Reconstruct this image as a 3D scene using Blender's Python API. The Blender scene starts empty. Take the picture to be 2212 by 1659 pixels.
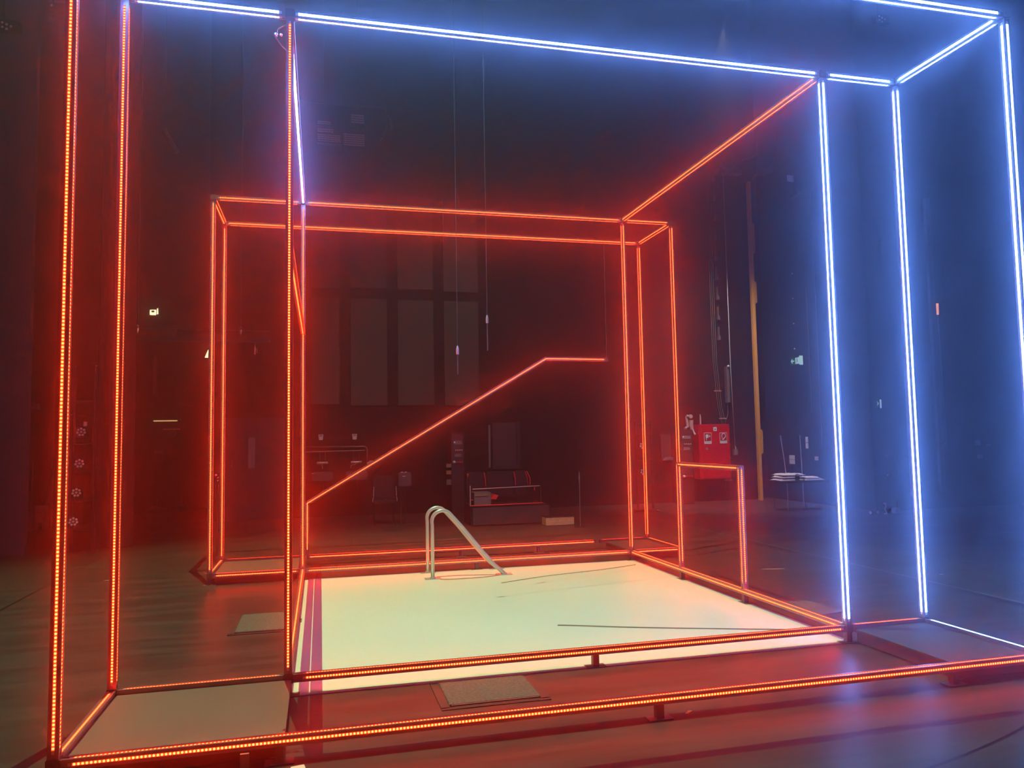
import bpy, bmesh, math, random
from mathutils import Vector, Matrix
random.seed(7)
C = bpy.context.scene.collection
S = bpy.context.scene
PI = math.pi

# ------------------------------------------------------------------ camera
FPX = 1647.93
PITCH, ROLL, YAW = 0.0712, -0.0178, 0.2468
fwd = Vector((math.sin(YAW) * math.cos(PITCH), math.cos(YAW) * math.cos(PITCH), math.sin(PITCH)))
r0 = Vector((math.cos(YAW), -math.sin(YAW), 0))
u0 = r0.cross(fwd)
rt = r0 * math.cos(ROLL) + u0 * math.sin(ROLL)
up = u0 * math.cos(ROLL) - r0 * math.sin(ROLL)
cam = bpy.data.cameras.new('camera')
camo = bpy.data.objects.new('camera', cam)
C.objects.link(camo)
M = Matrix((rt, up, -fwd)).transposed().to_4x4()
M.translation = Vector((0.1815, -4.7288, 1.4659))
camo.matrix_world = M
cam.sensor_width = 36
cam.lens = FPX / 2212 * 36
cam.clip_start = 0.05
cam.clip_end = 200
S.camera = camo

# ------------------------------------------------------------------ world haze, work lights, exposure
HAZE = 0.034
W = bpy.data.worlds.new('stage_air')
S.world = W
W.use_nodes = True
wn = W.node_tree.nodes
wn['Background'].inputs[0].default_value = (0, 0, 0, 1)
wn['Background'].inputs[1].default_value = 0
vs = wn.new('ShaderNodeVolumeScatter')
vs.inputs['Density'].default_value = HAZE
vs.inputs['Color'].default_value = (1, 1, 1, 1)
vs.inputs['Anisotropy'].default_value = 0.95
W.node_tree.links.new(vs.outputs[0], wn['World Output'].inputs['Volume'])


def spot(name, loc, target, power, color, size, blend, radius):
    l = bpy.data.lights.new(name, 'SPOT')
    l.energy = power
    l.color = color
    l.spot_size = size
    l.spot_blend = blend
    l.shadow_soft_size = radius
    o = bpy.data.objects.new(name, l)
    o.location = loc
    o.rotation_euler = (Vector(target) - Vector(loc)).to_track_quat('-Z', 'Y').to_euler()
    C.objects.link(o)
    return o


KEY = (-0.305, 1.83, 12.0)
spot('work_light', KEY, (0.8, 1.3, 0), 7900, (0.50, 1.0, 0.43), math.radians(67), 0.45, 0.003)
spot('rear_work_light', (2.8, 2.5, 11.5), (3.7, 9.6, 0.2), 2600, (1.0, 0.86, 0.80), math.radians(52), 0.7, 0.08)
spot('side_work_light', (7.0, 6.8, 8.5), (8.9, 10.6, 0.9), 3600, (1.0, 0.88, 0.92), math.radians(50), 0.8, 0.06)

S.view_settings.view_transform = 'Standard'
S.view_settings.look = 'None'
S.view_settings.exposure = 0.0
S.view_settings.gamma = 1.0
S.view_settings.use_curve_mapping = False
cy = S.cycles
cy.use_denoising = True
cy.max_bounces = 4
cy.diffuse_bounces = 2
cy.glossy_bounces = 2
cy.transmission_bounces = 2
cy.volume_bounces = 0
cy.sample_clamp_indirect = 3.0
cy.sample_clamp_direct = 0.0
cy.caustics_reflective = False
cy.caustics_refractive = False
cy.use_light_tree = True

# ------------------------------------------------------------------ materials
MATS = {}


def mat(name, color, rough=0.5, metal=0.0, spec=0.5, noise=None, bump=None):
    """noise = (scale, amount, stretch) varies the colour; bump = (scale, strength)."""
    m = bpy.data.materials.new(name)
    m.use_nodes = True
    nt = m.node_tree
    b = nt.nodes['Principled BSDF']
    b.inputs['Base Color'].default_value = (*color, 1)
    b.inputs['Roughness'].default_value = rough
    b.inputs['Metallic'].default_value = metal
    b.inputs['Specular IOR Level'].default_value = spec
    if noise or bump:
        tc = nt.nodes.new('ShaderNodeTexCoord')
    if noise:
        sc, amt, stretch = noise
        mp = nt.nodes.new('ShaderNodeMapping')
        mp.inputs['Scale'].default_value = stretch
        nt.links.new(tc.outputs['Object'], mp.inputs['Vector'])
        n = nt.nodes.new('ShaderNodeTexNoise')
        n.inputs['Scale'].default_value = sc
        n.inputs['Detail'].default_value = 5
        nt.links.new(mp.outputs[0], n.inputs['Vector'])
        r = nt.nodes.new('ShaderNodeValToRGB')
        r.color_ramp.elements[0].position = 0.3
        r.color_ramp.elements[1].position = 0.75
        r.color_ramp.elements[0].color = (*[c * (1 - amt) for c in color], 1)
        r.color_ramp.elements[1].color = (*[min(1, c * (1 + amt)) for c in color], 1)
        nt.links.new(n.outputs['Fac'], r.inputs[0])
        nt.links.new(r.outputs[0], b.inputs['Base Color'])
    if bump:
        n2 = nt.nodes.new('ShaderNodeTexNoise')
        n2.inputs['Scale'].default_value = bump[0]
        n2.inputs['Detail'].default_value = 3
        nt.links.new(tc.outputs['Object'], n2.inputs['Vector'])
        bp = nt.nodes.new('ShaderNodeBump')
        bp.inputs['Strength'].default_value = bump[1]
        bp.inputs['Distance'].default_value = 0.02
        nt.links.new(n2.outputs['Fac'], bp.inputs['Height'])
        nt.links.new(bp.outputs[0], b.inputs['Normal'])
    MATS[name] = m
    return m


def emit(name, color, strength, base=(0.6, 0.6, 0.6)):
    m = bpy.data.materials.new(name)
    m.use_nodes = True
    b = m.node_tree.nodes['Principled BSDF']
    b.inputs['Base Color'].default_value = (*base, 1)
    b.inputs['Emission Color'].default_value = (*color, 1)
    b.inputs['Emission Strength'].default_value = strength
    MATS[name] = m
    return m


def led(name, gap, dot):
    """LED tape: bright chips every 1/60 m along U of the strip, dimmer tape between them."""
    m = bpy.data.materials.new(name)
    m.use_nodes = True
    nt = m.node_tree
    for n in list(nt.nodes):
        nt.nodes.remove(n)
    out = nt.nodes.new('ShaderNodeOutputMaterial')
    em = nt.nodes.new('ShaderNodeEmission')
    uv = nt.nodes.new('ShaderNodeUVMap')
    sx = nt.nodes.new('ShaderNodeSeparateXYZ')
    nt.links.new(uv.outputs[0], sx.inputs[0])
    fr = nt.nodes.new('ShaderNodeMath'); fr.operation = 'FRACT'
    nt.links.new(sx.outputs[0], fr.inputs[0])
    sb = nt.nodes.new('ShaderNodeMath'); sb.operation = 'SUBTRACT'; sb.inputs[1].default_value = 0.5
    nt.links.new(fr.outputs[0], sb.inputs[0])
    ab = nt.nodes.new('ShaderNodeMath'); ab.operation = 'ABSOLUTE'
    nt.links.new(sb.outputs[0], ab.inputs[0])
    sv = nt.nodes.new('ShaderNodeMath'); sv.operation = 'SUBTRACT'; sv.inputs[1].default_value = 0.5
    nt.links.new(sx.outputs[1], sv.inputs[0])
    mv = nt.nodes.new('ShaderNodeMath'); mv.operation = 'MULTIPLY'; mv.inputs[1].default_value = 0.72   # strip width / chip pitch
    nt.links.new(sv.outputs[0], mv.inputs[0])
    hy = nt.nodes.new('ShaderNodeVectorMath'); hy.operation = 'LENGTH'
    cb = nt.nodes.new('ShaderNodeCombineXYZ')
    nt.links.new(ab.outputs[0], cb.inputs[0])
    nt.links.new(mv.outputs[0], cb.inputs[1])
    nt.links.new(cb.outputs[0], hy.inputs[0])
    mr = nt.nodes.new('ShaderNodeMapRange')
    mr.inputs['From Min'].default_value = 0.25
    mr.inputs['From Max'].default_value = 0.38
    mr.inputs['To Min'].default_value = 1
    mr.inputs['To Max'].default_value = 0
    nt.links.new(hy.outputs['Value'], mr.inputs['Value'])
    mx = nt.nodes.new('ShaderNodeMix'); mx.data_type = 'RGBA'
    mx.inputs[6].default_value = (*gap, 1)
    mx.inputs[7].default_value = (*dot, 1)
    nt.links.new(mr.outputs[0], mx.inputs[0])
    nt.links.new(mx.outputs[2], em.inputs[0])
    em.inputs[1].default_value = 1.0
    nt.links.new(em.outputs[0], out.inputs[0])
    m.cycles.emission_sampling = 'FRONT'
    MATS[name] = m
    return m


RED, WHITE = 1.6, 1.38
led('led_red', (3.6 * RED, 0.065 * RED, 0.025 * RED), (38 * RED, 0.78 * RED, 0.13 * RED))
led('led_white', (3.5 * WHITE, 6.5 * WHITE, 18 * WHITE), (7.5 * WHITE, 19 * WHITE, 76 * WHITE))
mat('aluminium', (0.22, 0.22, 0.235), 0.38, 0.7)
mat('joint_metal', (0.10, 0.10, 0.11), 0.45, 0.6)
mat('end_cap', (0.75, 0.75, 0.75), 0.5)
mat('steel', (0.62, 0.63, 0.60), 0.33, 0.45)
mat('bright_steel', (0.85, 0.85, 0.85), 0.3, 0.6)
mat('vinyl', (0.88, 0.91, 0.78), 0.42, noise=(0.7, 0.05, (1, 1, 1)), bump=(1.6, 0.25))
mat('platform_top', (0.135, 0.108, 0.088), 0.6, noise=(1.6, 0.14, (1, 1, 1)), bump=(2.5, 0.15))
mat('platform_dark', (0.045, 0.043, 0.041), 0.75, noise=(1.6, 0.14, (1, 1, 1)), bump=(2.5, 0.15))
mat('platform_side', (0.05, 0.05, 0.05), 0.6)
mat('black_paint', (0.012, 0.012, 0.013), 0.55, noise=(3, 0.4, (1, 1, 1)))
mat('wall_black', (0.011, 0.0105, 0.011), 0.8, 0.0, 0.15, noise=(1.2, 0.3, (1, 1, 1)))
mat('ceiling_black', (0.010, 0.010, 0.011), 0.9, noise=(1.0, 0.3, (1, 1, 1)))
mat('drape_black', (0.016, 0.014, 0.015), 0.95, noise=(6, 0.3, (1, 1, 0.1)))
mat('flat_grey', (0.10, 0.095, 0.105), 0.85, noise=(2, 0.12, (1, 1, 1)))
mat('panel_grey', (0.055, 0.052, 0.042), 0.85, noise=(1.5, 0.18, (1, 1, 0.3)))
mat('door_black', (0.045, 0.042, 0.044), 0.5)
mat('dull_glass', (0.25, 0.25, 0.28), 0.25)
mat('dark_metal', (0.045, 0.045, 0.048), 0.45, 0.3)
mat('grey_metal', (0.16, 0.16, 0.165), 0.45, 0.3)
mat('chrome', (0.9, 0.9, 0.9), 0.25, 0.8)
mat('ceramic', (0.09, 0.085, 0.085), 0.4)
mat('plastic_white', (0.7, 0.7, 0.68), 0.5)
mat('plastic_grey', (0.18, 0.18, 0.19), 0.5)
mat('fire_red', (0.62, 0.008, 0.018), 0.4)
mat('sign_white', (0.8, 0.8, 0.82), 0.6)
mat('sign_red', (0.42, 0.008, 0.02), 0.6)
mat('sign_green', (0.006, 0.07, 0.04), 0.5)
mat('yellow_pad', (0.75, 0.38, 0.05), 0.6)
mat('wood', (0.80, 0.52, 0.30), 0.6, noise=(9, 0.3, (1, 1, 4)))
mat('crate_wood', (0.34, 0.24, 0.13), 0.7, noise=(7, 0.3, (1, 1, 3)))
mat('hatch_top', (0.125, 0.115, 0.095), 0.8, noise=(60, 0.5, (1, 1, 1)), bump=(120, 0.4))
mat('hatch_rim', (0.05, 0.05, 0.05), 0.5, 0.3)
mat('plate_grey', (0.10, 0.10, 0.10), 0.7, noise=(5, 0.2, (1, 1, 1)))
mat('tape_orange', (0.95, 0.16, 0.04), 0.6)
mat('tape_white', (0.75, 0.72, 0.66), 0.6)
mat('leather_black', (0.014, 0.013, 0.013), 0.6)
mat('piping_red', (0.95, 0.05, 0.05), 0.5)
mat('cloth_white', (0.78, 0.77, 0.78), 0.9, bump=(30, 0.5))
mat('wire_red', (0.75, 0.10, 0.06), 0.5)
mat('wire_tan', (0.42, 0.36, 0.25), 0.6)
mat('wire_grey', (0.25, 0.25, 0.22), 0.6)
mat('rope_grey', (0.42, 0.42, 0.42), 0.6)
mat('lens_glass', (0.9, 0.86, 0.86), 0.3, 0.0)
emit('lamp_warm', (1.0, 0.86, 0.5), 2.2)
emit('tube_warm', (1.0, 0.62, 0.25), 0.9)
emit('exit_glow', (0.55, 1.0, 0.85), 0.5, (0.3, 0.4, 0.36))
emit('exit_green_glow', (0.02, 0.22, 0.14), 0.10, (0.006, 0.08, 0.05))
emit('indicator_red', (1.0, 0.02, 0.05), 1.6)
emit('indicator_white', (0.8, 0.85, 1.0), 0.8)
emit('lamp_orange', (1.0, 0.35, 0.06), 1.2)


def floor_material():
    m = mat('floor_black', (0.022, 0.021, 0.020), 0.36, 0, 0.15)
    nt = m.node_tree
    b = nt.nodes['Principled BSDF']
    geo = nt.nodes.new('ShaderNodeNewGeometry')
    # broad dull patches and fine drag scuffs in the floor paint
    mp = nt.nodes.new('ShaderNodeMapping')
    mp.inputs['Scale'].default_value = (0.35, 2.2, 1)
    mp.inputs['Rotation'].default_value = (0, 0, 0.15)
    nt.links.new(geo.outputs['Position'], mp.inputs[0])
    n1 = nt.nodes.new('ShaderNodeTexNoise'); n1.inputs['Scale'].default_value = 2.4; n1.inputs['Detail'].default_value = 8; n1.inputs['Roughness'].default_value = 0.65
    nt.links.new(mp.outputs[0], n1.inputs['Vector'])
    r1 = nt.nodes.new('ShaderNodeValToRGB')
    r1.color_ramp.elements[0].position = 0.42; r1.color_ramp.elements[0].color = (0.040, 0.034, 0.032, 1)
    r1.color_ramp.elements[1].position = 0.80; r1.color_ramp.elements[1].color = (0.088, 0.076, 0.070, 1)
    nt.links.new(n1.outputs['Fac'], r1.inputs[0])
    # small pale flecks
    vo = nt.nodes.new('ShaderNodeTexVoronoi'); vo.inputs['Scale'].default_value = 2.2
    nt.links.new(geo.outputs['Position'], vo.inputs['Vector'])
    ls = nt.nodes.new('ShaderNodeMath'); ls.operation = 'LESS_THAN'; ls.inputs[1].default_value = 0.018
    nt.links.new(vo.outputs['Distance'], ls.inputs[0])
    mx = nt.nodes.new('ShaderNodeMix'); mx.data_type = 'RGBA'
    mx.inputs[7].default_value = (0.35, 0.33, 0.28, 1)
    nt.links.new(ls.outputs[0], mx.inputs[0])
    nt.links.new(r1.outputs[0], mx.inputs[6])
    # seams of the floor sheets (x = const) and the ring groove of the revolve
    sx = nt.nodes.new('ShaderNodeSeparateXYZ')
    nt.links.new(geo.outputs['Position'], sx.inputs[0])
    last = mx.outputs[2]

    def line(val_socket, centre, half, col):
        nonlocal last
        s = nt.nodes.new('ShaderNodeMath'); s.operation = 'SUBTRACT'; s.inputs[1].default_value = centre
        nt.links.new(val_socket, s.inputs[0])
        a = nt.nodes.new('ShaderNodeMath'); a.operation = 'ABSOLUTE'
        nt.links.new(s.outputs[0], a.inputs[0])
        l = nt.nodes.new('ShaderNodeMath'); l.operation = 'LESS_THAN'; l.inputs[1].default_value = half
        nt.links.new(a.outputs[0], l.inputs[0])
        k = nt.nodes.new('ShaderNodeMix'); k.data_type = 'RGBA'
        k.inputs[7].default_value = (*col, 1)
        nt.links.new(l.outputs[0], k.inputs[0])
        nt.links.new(last, k.inputs[6])
        last = k.outputs[2]
    line(sx.outputs[0], 5.96, 0.012, (0.20, 0.20, 0.21))
    line(sx.outputs[0], -2.62, 0.012, (0.012, 0.012, 0.012))
    cx_, cy_, R_ = 1.34, 4.0, 6.0
    ds = nt.nodes.new('ShaderNodeVectorMath'); ds.operation = 'DISTANCE'
    ds.inputs[1].default_value = (cx_, cy_, 0)
    nt.links.new(geo.outputs['Position'], ds.inputs[0])
    line(ds.outputs['Value'], R_, 0.010, (0.004, 0.004, 0.004))
    nt.links.new(last, b.inputs['Base Color'])
    n3 = nt.nodes.new('ShaderNodeTexNoise'); n3.inputs['Scale'].default_value = 1.3; n3.inputs['Detail'].default_value = 6
    nt.links.new(geo.outputs['Position'], n3.inputs['Vector'])
    rr = nt.nodes.new('ShaderNodeMapRange')
    rr.inputs['To Min'].default_value = 0.30; rr.inputs['To Max'].default_value = 0.50
    nt.links.new(n3.outputs['Fac'], rr.inputs['Value'])
    nt.links.new(rr.outputs[0], b.inputs['Roughness'])
    return m


floor_material()


# ------------------------------------------------------------------ mesh helpers
class MB:
    def __init__(s):
        s.v, s.f, s.uv = [], [], []

    def add(s, verts, faces):
        n = len(s.v)
        s.v += [Vector(p) for p in verts]
        s.f += [tuple(i + n for i in f) for f in faces]
        return s

    def box(s, a, b, bev=0.0):
        x0, y0, z0 = a
        x1, y1, z1 = b
        if bev <= 0:
            return s.add([(x0, y0, z0), (x1, y0, z0), (x1, y1, z0), (x0, y1, z0), (x0, y0, z1), (x1, y0, z1), (x1, y1, z1), (x0, y1, z1)],
                         [(0, 3, 2, 1), (4, 5, 6, 7), (0, 1, 5, 4), (1, 2, 6, 5), (2, 3, 7, 6), (3, 0, 4, 7)])
        bm = bmesh.new()
        bmesh.ops.create_cube(bm, size=1)
        bmesh.ops.scale(bm, vec=(x1 - x0, y1 - y0, z1 - z0), verts=bm.verts)
        bmesh.ops.translate(bm, vec=((x0 + x1) / 2, (y0 + y1) / 2, (z0 + z1) / 2), verts=bm.verts)
        bmesh.ops.bevel(bm, geom=list(bm.edges), offset=bev, segments=2, affect='EDGES')
        bm.verts.index_update()
        s.add([v.co.copy() for v in bm.verts], [tuple(v.index for v in f.verts) for f in bm.faces])
        bm.free()
        return s

    def sweep(s, pts, prof, caps=True, closed=True):
        """prof(i, t) -> ring of points round pts[i]; rings joined."""
        rings = [prof(i) for i in range(len(pts))]
        k = len(rings[0])
        n = len(s.v)
        for r in rings:
            s.v += [Vector(p) for p in r]
        for i in range(len(rings) - 1):
            for j in range(k):
                a = n + i * k + j
                b = n + i * k + (j + 1) % k
                s.f.append((a, b, b + k, a + k))
        if caps:
            s.f.append(tuple(n + j for j in reversed(range(k))))
            s.f.append(tuple(n + (len(rings) - 1) * k + j for j in range(k)))
        return s

    def tube(s, pts, r, seg=10):
        pts = [Vector(p) for p in pts]
        rs = r if isinstance(r, (list, tuple)) else [r] * len(pts)
        d0 = (pts[1] - pts[0]).normalized()
        ref = Vector((0, 0, 1)) if abs(d0.z) < 0.9 else Vector((1, 0, 0))
        nrm = d0.cross(ref).normalized()
        frames = []
        for i in range(len(pts)):
            if i == 0:
                d = pts[1] - pts[0]
            elif i == len(pts) - 1:
                d = pts[-1] - pts[-2]
            else:
                d = (pts[i + 1] - pts[i]).normalized() + (pts[i] - pts[i - 1]).normalized()
            d.normalize()
            nrm = (nrm - d * nrm.dot(d)).normalized()
            frames.append((nrm.copy(), d.cross(nrm)))

        def ring(i):
            a, b = frames[i]
            return [pts[i] + (a * math.cos(t * 2 * PI / seg) + b * math.sin(t * 2 * PI / seg)) * rs[i] for t in range(seg)]
        return s.sweep(pts, ring)

    def cyl(s, a, b, r, seg=14):
        return s.tube([a, b], r, seg)

    def ball(s, c, r, seg=12, rings=8, sq=(1, 1, 1)):
        c = Vector(c)
        pts = []
        for i in range(1, rings):
            t = PI * i / rings
            for j in range(seg):
                p = 2 * PI * j / seg
                pts.append(c + Vector((math.sin(t) * math.cos(p) * sq[0], math.sin(t) * math.sin(p) * sq[1], math.cos(t) * sq[2])) * r)
        n = len(s.v)
        s.v += pts + [c + Vector((0, 0, r * sq[2])), c - Vector((0, 0, r * sq[2]))]
        t_, b_ = n + len(pts), n + len(pts) + 1
        for i in range(rings - 2):
            for j in range(seg):
                a = n + i * seg + j
                b = n + i * seg + (j + 1) % seg
                s.f.append((a, a + seg, b + seg, b))
        for j in range(seg):
            s.f.append((t_, n + j, n + (j + 1) % seg))
            s.f.append((b_, n + (rings - 2) * seg + (j + 1) % seg, n + (rings - 2) * seg + j))
        return s

    def prism(s, poly, ax, d0, d1):
        """poly: 2-D outline; ax 'y': points are (x,z), extruded from y=d0 to y=d1; likewise 'x': (y,z), 'z': (x,y)."""
        def P(p, d):
            if ax == 'y':
                return (p[0], d, p[1])
            if ax == 'x':
                return (d, p[0], p[1])
            return (p[0], p[1], d)
        k = len(poly)
        return s.add([P(p, d0) for p in poly] + [P(p, d1) for p in poly],
                     [tuple(range(k)), tuple(reversed(range(k, 2 * k)))] + [(j, j + k, (j + 1) % k + k, (j + 1) % k) for j in range(k)])

    def build(s, name, m, parent=None, local=False, smooth=False):
        off = Vector((0, 0, 0))
        if parent is not None and not local:
            p = parent
            while p is not None:
                off += p.location
                p = p.parent
        me = bpy.data.meshes.new(name)
        me.from_pydata([tuple(v - off) for v in s.v], [], s.f)
        if s.uv:
            l = me.uv_layers.new(name='UVMap')
            for i, t in enumerate(s.uv):
                l.data[i].uv = t
        else:
            bm = bmesh.new(); bm.from_mesh(me)
            bmesh.ops.recalc_face_normals(bm, faces=bm.faces)
            bm.to_mesh(me); bm.free()
        me.materials.append(MATS[m])
        if smooth:
            for p in me.polygons:
                p.use_smooth = True
        o = bpy.data.objects.new(name, me)
        C.objects.link(o)
        if parent is not None:
            o.parent = parent
        return o


def tag(o, label, cat, group=None, kind=None):
    o['label'] = label
    o['category'] = cat
    if group:
        o['group'] = group
    if kind:
        o['kind'] = kind
    return o


def thing(name, label, cat, loc, group=None):
    o = bpy.data.objects.new(name, None)
    o.empty_display_size = 0.1
    o.location = loc
    C.objects.link(o)
    return tag(o, label, cat, group)


def struct(name, mb, m, label=None, cat=None):
    o = mb.build(name, m)
    o['kind'] = 'structure'
    if label:
        o['label'] = label
    if cat:
        o['category'] = cat
    return o


def copy_thing(root, loc, label, rotz=None):
    r = root.copy(); C.objects.link(r)
    r.location = loc
    r['label'] = label
    if rotz is not None:
        r.rotation_euler = (0, 0, rotz)
    for ch in list(root.children):
        c = ch.copy(); C.objects.link(c); c.parent = r
        for g in list(ch.children):
            d = g.copy(); C.objects.link(d); d.parent = c
    return r


B = lambda: MB()

# ------------------------------------------------------------------ the stage house (setting)
struct('floor', B().box((-9, -8, -0.12), (14, 15.2, 0)), 'floor_black', 'black glossy stage floor with scuffs and seams', 'floor')
struct('ceiling', B().box((-9, -8, 13.6), (14, 15.2, 13.8)), 'ceiling_black', 'black void of the stage grid above the frame', 'ceiling')
struct('wall_back', B().box((-1.9, 10.8, 0), (9.75, 11.0, 13.6)), 'wall_black', 'black back wall of the stage', 'wall')
struct('wall_back_recess', B().box((-9, 14.2, 0), (-1.9, 14.4, 13.6)), 'wall_black', 'dark wall of the deep wing at the left rear', 'wall')
struct('wall_recess_return', B().box((-1.9, 11.0, 0), (-1.7, 14.4, 13.6)), 'wall_black', 'side of the deep wing at the left rear', 'wall')
struct('wall_left', B().box((-9, -8, 0), (-8.8, 14.4, 13.6)), 'wall_black', 'black left side wall', 'wall')
struct('wall_left_flat', B().box((-8.8, 7.0, 0), (-3.70, 7.12, 13.6)), 'flat_grey', 'flat dark grey wall panel at the far left', 'wall')
struct('wall_right_rear', B().box((10.2, 7.5, 0), (10.35, 11.2, 13.6)), 'wall_black', 'dark side wall with the large green exit sign', 'wall')
struct('wall_right_opening', B().box((9.75, 11.0, 0), (10.35, 11.2, 13.6)), 'wall_black', 'dark end of the side opening', 'wall')
struct('wall_right_return', B().box((10.35, 7.5, 0), (13.8, 7.65, 13.6)), 'wall_black', 'dark wall behind the white light posts', 'wall')
struct('wall_right', B().box((13.8, -8, 0), (14, 7.65, 13.6)), 'wall_black', 'black right side wall', 'wall')
struct('wall_front', B().box((-9, -8.2, 0), (14, -8, 13.6)), 'wall_black', 'dark auditorium side', 'wall')

# grey fields of the back wall between dark pilasters
PN = 'grey fields of the back wall'
pan = [(0.0, .55, 2.2, 4.34, 'lower grey field of the back wall next to the left corner of the frame'),
       (.77, 1.49, 2.17, 4.34, 'second lower grey field from the left on the back wall'),
       (1.71, 2.44, 2.17, 4.33, 'third lower grey field from the left, left of the hanging wires'),
       (2.66, 3.38, 2.16, 4.33, 'fourth lower grey field, under the diagonal light bar'),
       (0.0, .55, 4.53, 6.5, 'upper grey field of the back wall next to the left corner of the frame'),
       (.77, 1.49, 4.55, 6.5, 'second upper grey field from the left on the back wall'),
       (1.71, 2.44, 4.55, 6.5, 'third upper grey field from the left on the back wall'),
       (2.66, 3.38, 4.52, 6.5, 'fourth upper grey field, directly behind the hanging wires')]
for x0, x1, z0, z1, lab in pan:
    tag(B().box((x0, 10.755, z0), (x1, 10.797, z1), 0.008).build('acoustic_panel', 'panel_grey'), lab, 'wall panel', PN)

# back-left door
dr = B().box((-1.50, 10.74, 0.0), (-0.52, 10.80, 1.86)).build('door_1', 'door_black'); dr['kind'] = 'structure'
dr['label'] = 'dark door with a narrow vertical window in the back wall'; dr['category'] = 'door'
B().box((-1.155, 10.73, 0.99), (-1.035, 10.745, 1.57)).build('window_pane', 'dull_glass', dr)
B().box((-1.60, 10.73, 1.86), (-0.42, 10.80, 1.95)).build('lintel', 'door_black', dr)
B().box((-1.58, 10.74, 0), (-1.50, 10.80, 1.86)).build('jamb', 'door_black', dr)
B().box((-0.52, 10.74, 0), (-0.44, 10.80, 1.86)).build('jamb', 'door_black', dr)
B().box((-1.46, 10.70, 1.0), (-1.44, 10.74, 1.14)).build('door_handle', 'grey_metal', dr)

# unseen overhead pipe, added in the work light beam to cast a floor stripe
k = 0.4667


def over(fx0, fy0, fx1, fy1, w, name):
    """pipe at z = 6.4 added to shade the given floor line"""
    lx, ly, _ = KEY
    a = (lx + (fx0 - lx) * k, ly + (fy0 - ly) * k, 6.4)
    b = (lx + (fx1 - lx) * k, ly + (fy1 - ly) * k, 6.4)
    o = B().cyl(a, b, w, 8).build(name, 'black_paint')
    o['kind'] = 'structure'; o['label'] = 'thin black pipe added overhead, out of view, to cast a floor shadow'; o['category'] = 'pipe'


over(-1.0, -1.43, 5.2, -1.41, 0.015, 'shadow_pipe')

# ------------------------------------------------------------------ LED light frame
DIRS = {'+x': (1, 0, 0), '-x': (-1, 0, 0), '+y': (0, 1, 0), '-y': (0, -1, 0), '+z': (0, 0, 1), '-z': (0, 0, -1)}
HW = 0.0225


def member(root, kind, p0, p1, strips, col, g0=0.065, g1=0.065, e0=0.028, e1=0.028, extra=None):
    """square extrusion with a shallow groove on each face and LED tape in the grooves."""
    p0, p1 = Vector(p0), Vector(p1)
    d = (p1 - p0).normalized()
    L = (p1 - p0).length
    if abs(d.z) > 0.99:
        a, b = Vector((1, 0, 0)), Vector((0, 1, 0))
    elif abs(d.y) > 0.99:
        a, b = Vector((1, 0, 0)), Vector((0, 0, 1))
    else:
        b = Vector((0, 1, 0))
        a = b.cross(d).normalized()
        if a.z < 0:
            a = -a
    g, dp, h = 0.0095, 0.003, HW
    q = [(-h, -h), (-g, -h), (-g, -h + dp), (g, -h + dp), (g, -h), (h, -h), (h, -g), (h - dp, -g), (h - dp, g), (h, g),
         (h, h), (g, h), (g, h - dp), (-g, h - dp), (-g, h), (-h, h), (-h, g), (-h + dp, g), (-h + dp, -g), (-h, -g)]
    s0, s1 = p0 + d * e0, p1 - d * e1
    mb = B()
    mb.sweep([s0, s1], lambda i: [(s0, s1)[i] + a * u + b * v for u, v in q])
    prof = mb.build(kind, 'aluminium', root)
    normals = []
    for s_ in strips:
        if s_ in DIRS:
            n = Vector(DIRS[s_])
        elif s_ == 'n+':
            n = a.copy()
        else:
            n = -a
        normals.append((n, col))
    for s_, c2 in (extra or {}).items():
        normals.append((Vector(DIRS[s_]), c2))
    for n, c_ in normals:
        t = d.cross(n).normalized() * (0.006 if c_ == 'r' else 0.0085)
        st = B()
        cells = max(1, int((L - g0 - g1) / 0.4))
        q0, q1 = p0 + d * g0, p1 - d * g1
        Ls = (q1 - q0).length
        base = n * (h - 0.0015)
        for i in range(cells + 1):
            c = q0 + (q1 - q0) * (i / cells) + base
            st.v += [c - t, c + t]
        for i in range(cells):
            f = (2 * i, 2 * i + 2, 2 * i + 3, 2 * i + 1)
            nn = (st.v[f[1]] - st.v[f[0]]).cross(st.v[f[3]] - st.v[f[0]])
            us = (i * Ls / cells * 60, (i + 1) * Ls / cells * 60)
            uv = [(us[0], 0), (us[1], 0), (us[1], 1), (us[0], 1)]
            if nn.dot(n) < 0:
                f = f[::-1]; uv = uv[::-1]
            st.f.append(f); st.uv += uv
        st.build('led_strip', 'led_' + ('red' if c_ == 'r' else 'white'), prof)
        # pale end caps of the tape
        for e, sg in ((q0, -1), (q1, 1)):
            cp = B()
            c = e + d * sg * 0.009 + base
            w = d * 0.008
            cp.add([c - t - w, c - t + w, c + t + w, c + t - w], [(0, 1, 2, 3)])
            cp.build('end_cap', 'end_cap', prof)
    return prof


def joint(root, p, r=0.0285):
    x, y, z = p
    return B().box((x - r, y - r, z - r), (x + r, y + r, z + r), 0.004).build('corner_joint', 'joint_metal', root)


def foot(root, x, y, top=0.075, w=0.02, plate='x'):
    l = B().box((x - w, y - w, 0.006), (x + w, y + w, top)).build('leg', 'joint_metal', root)
    px, py = (0.065, 0.035) if plate == 'x' else (0.035, 0.065)
    B().box((x - px, y - py, 0.0), (x + px, y + py, 0.006)).build('base_plate', 'grey_metal', l)


ALLP = ['+x', '-x', '+y', '-y']
ALLX = ['+y', '-y', '+z', '-z']
ALLY = ['+x', '-x', '+z', '-z']
ZB, ZT = 0.1, 4.1
XL, X0, X1, XR = -0.93, 0.0, 3.767, 4.412
Y1, Y2, Y3, Y4 = -0.952, 0.0, 3.828, 4.824

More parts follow.
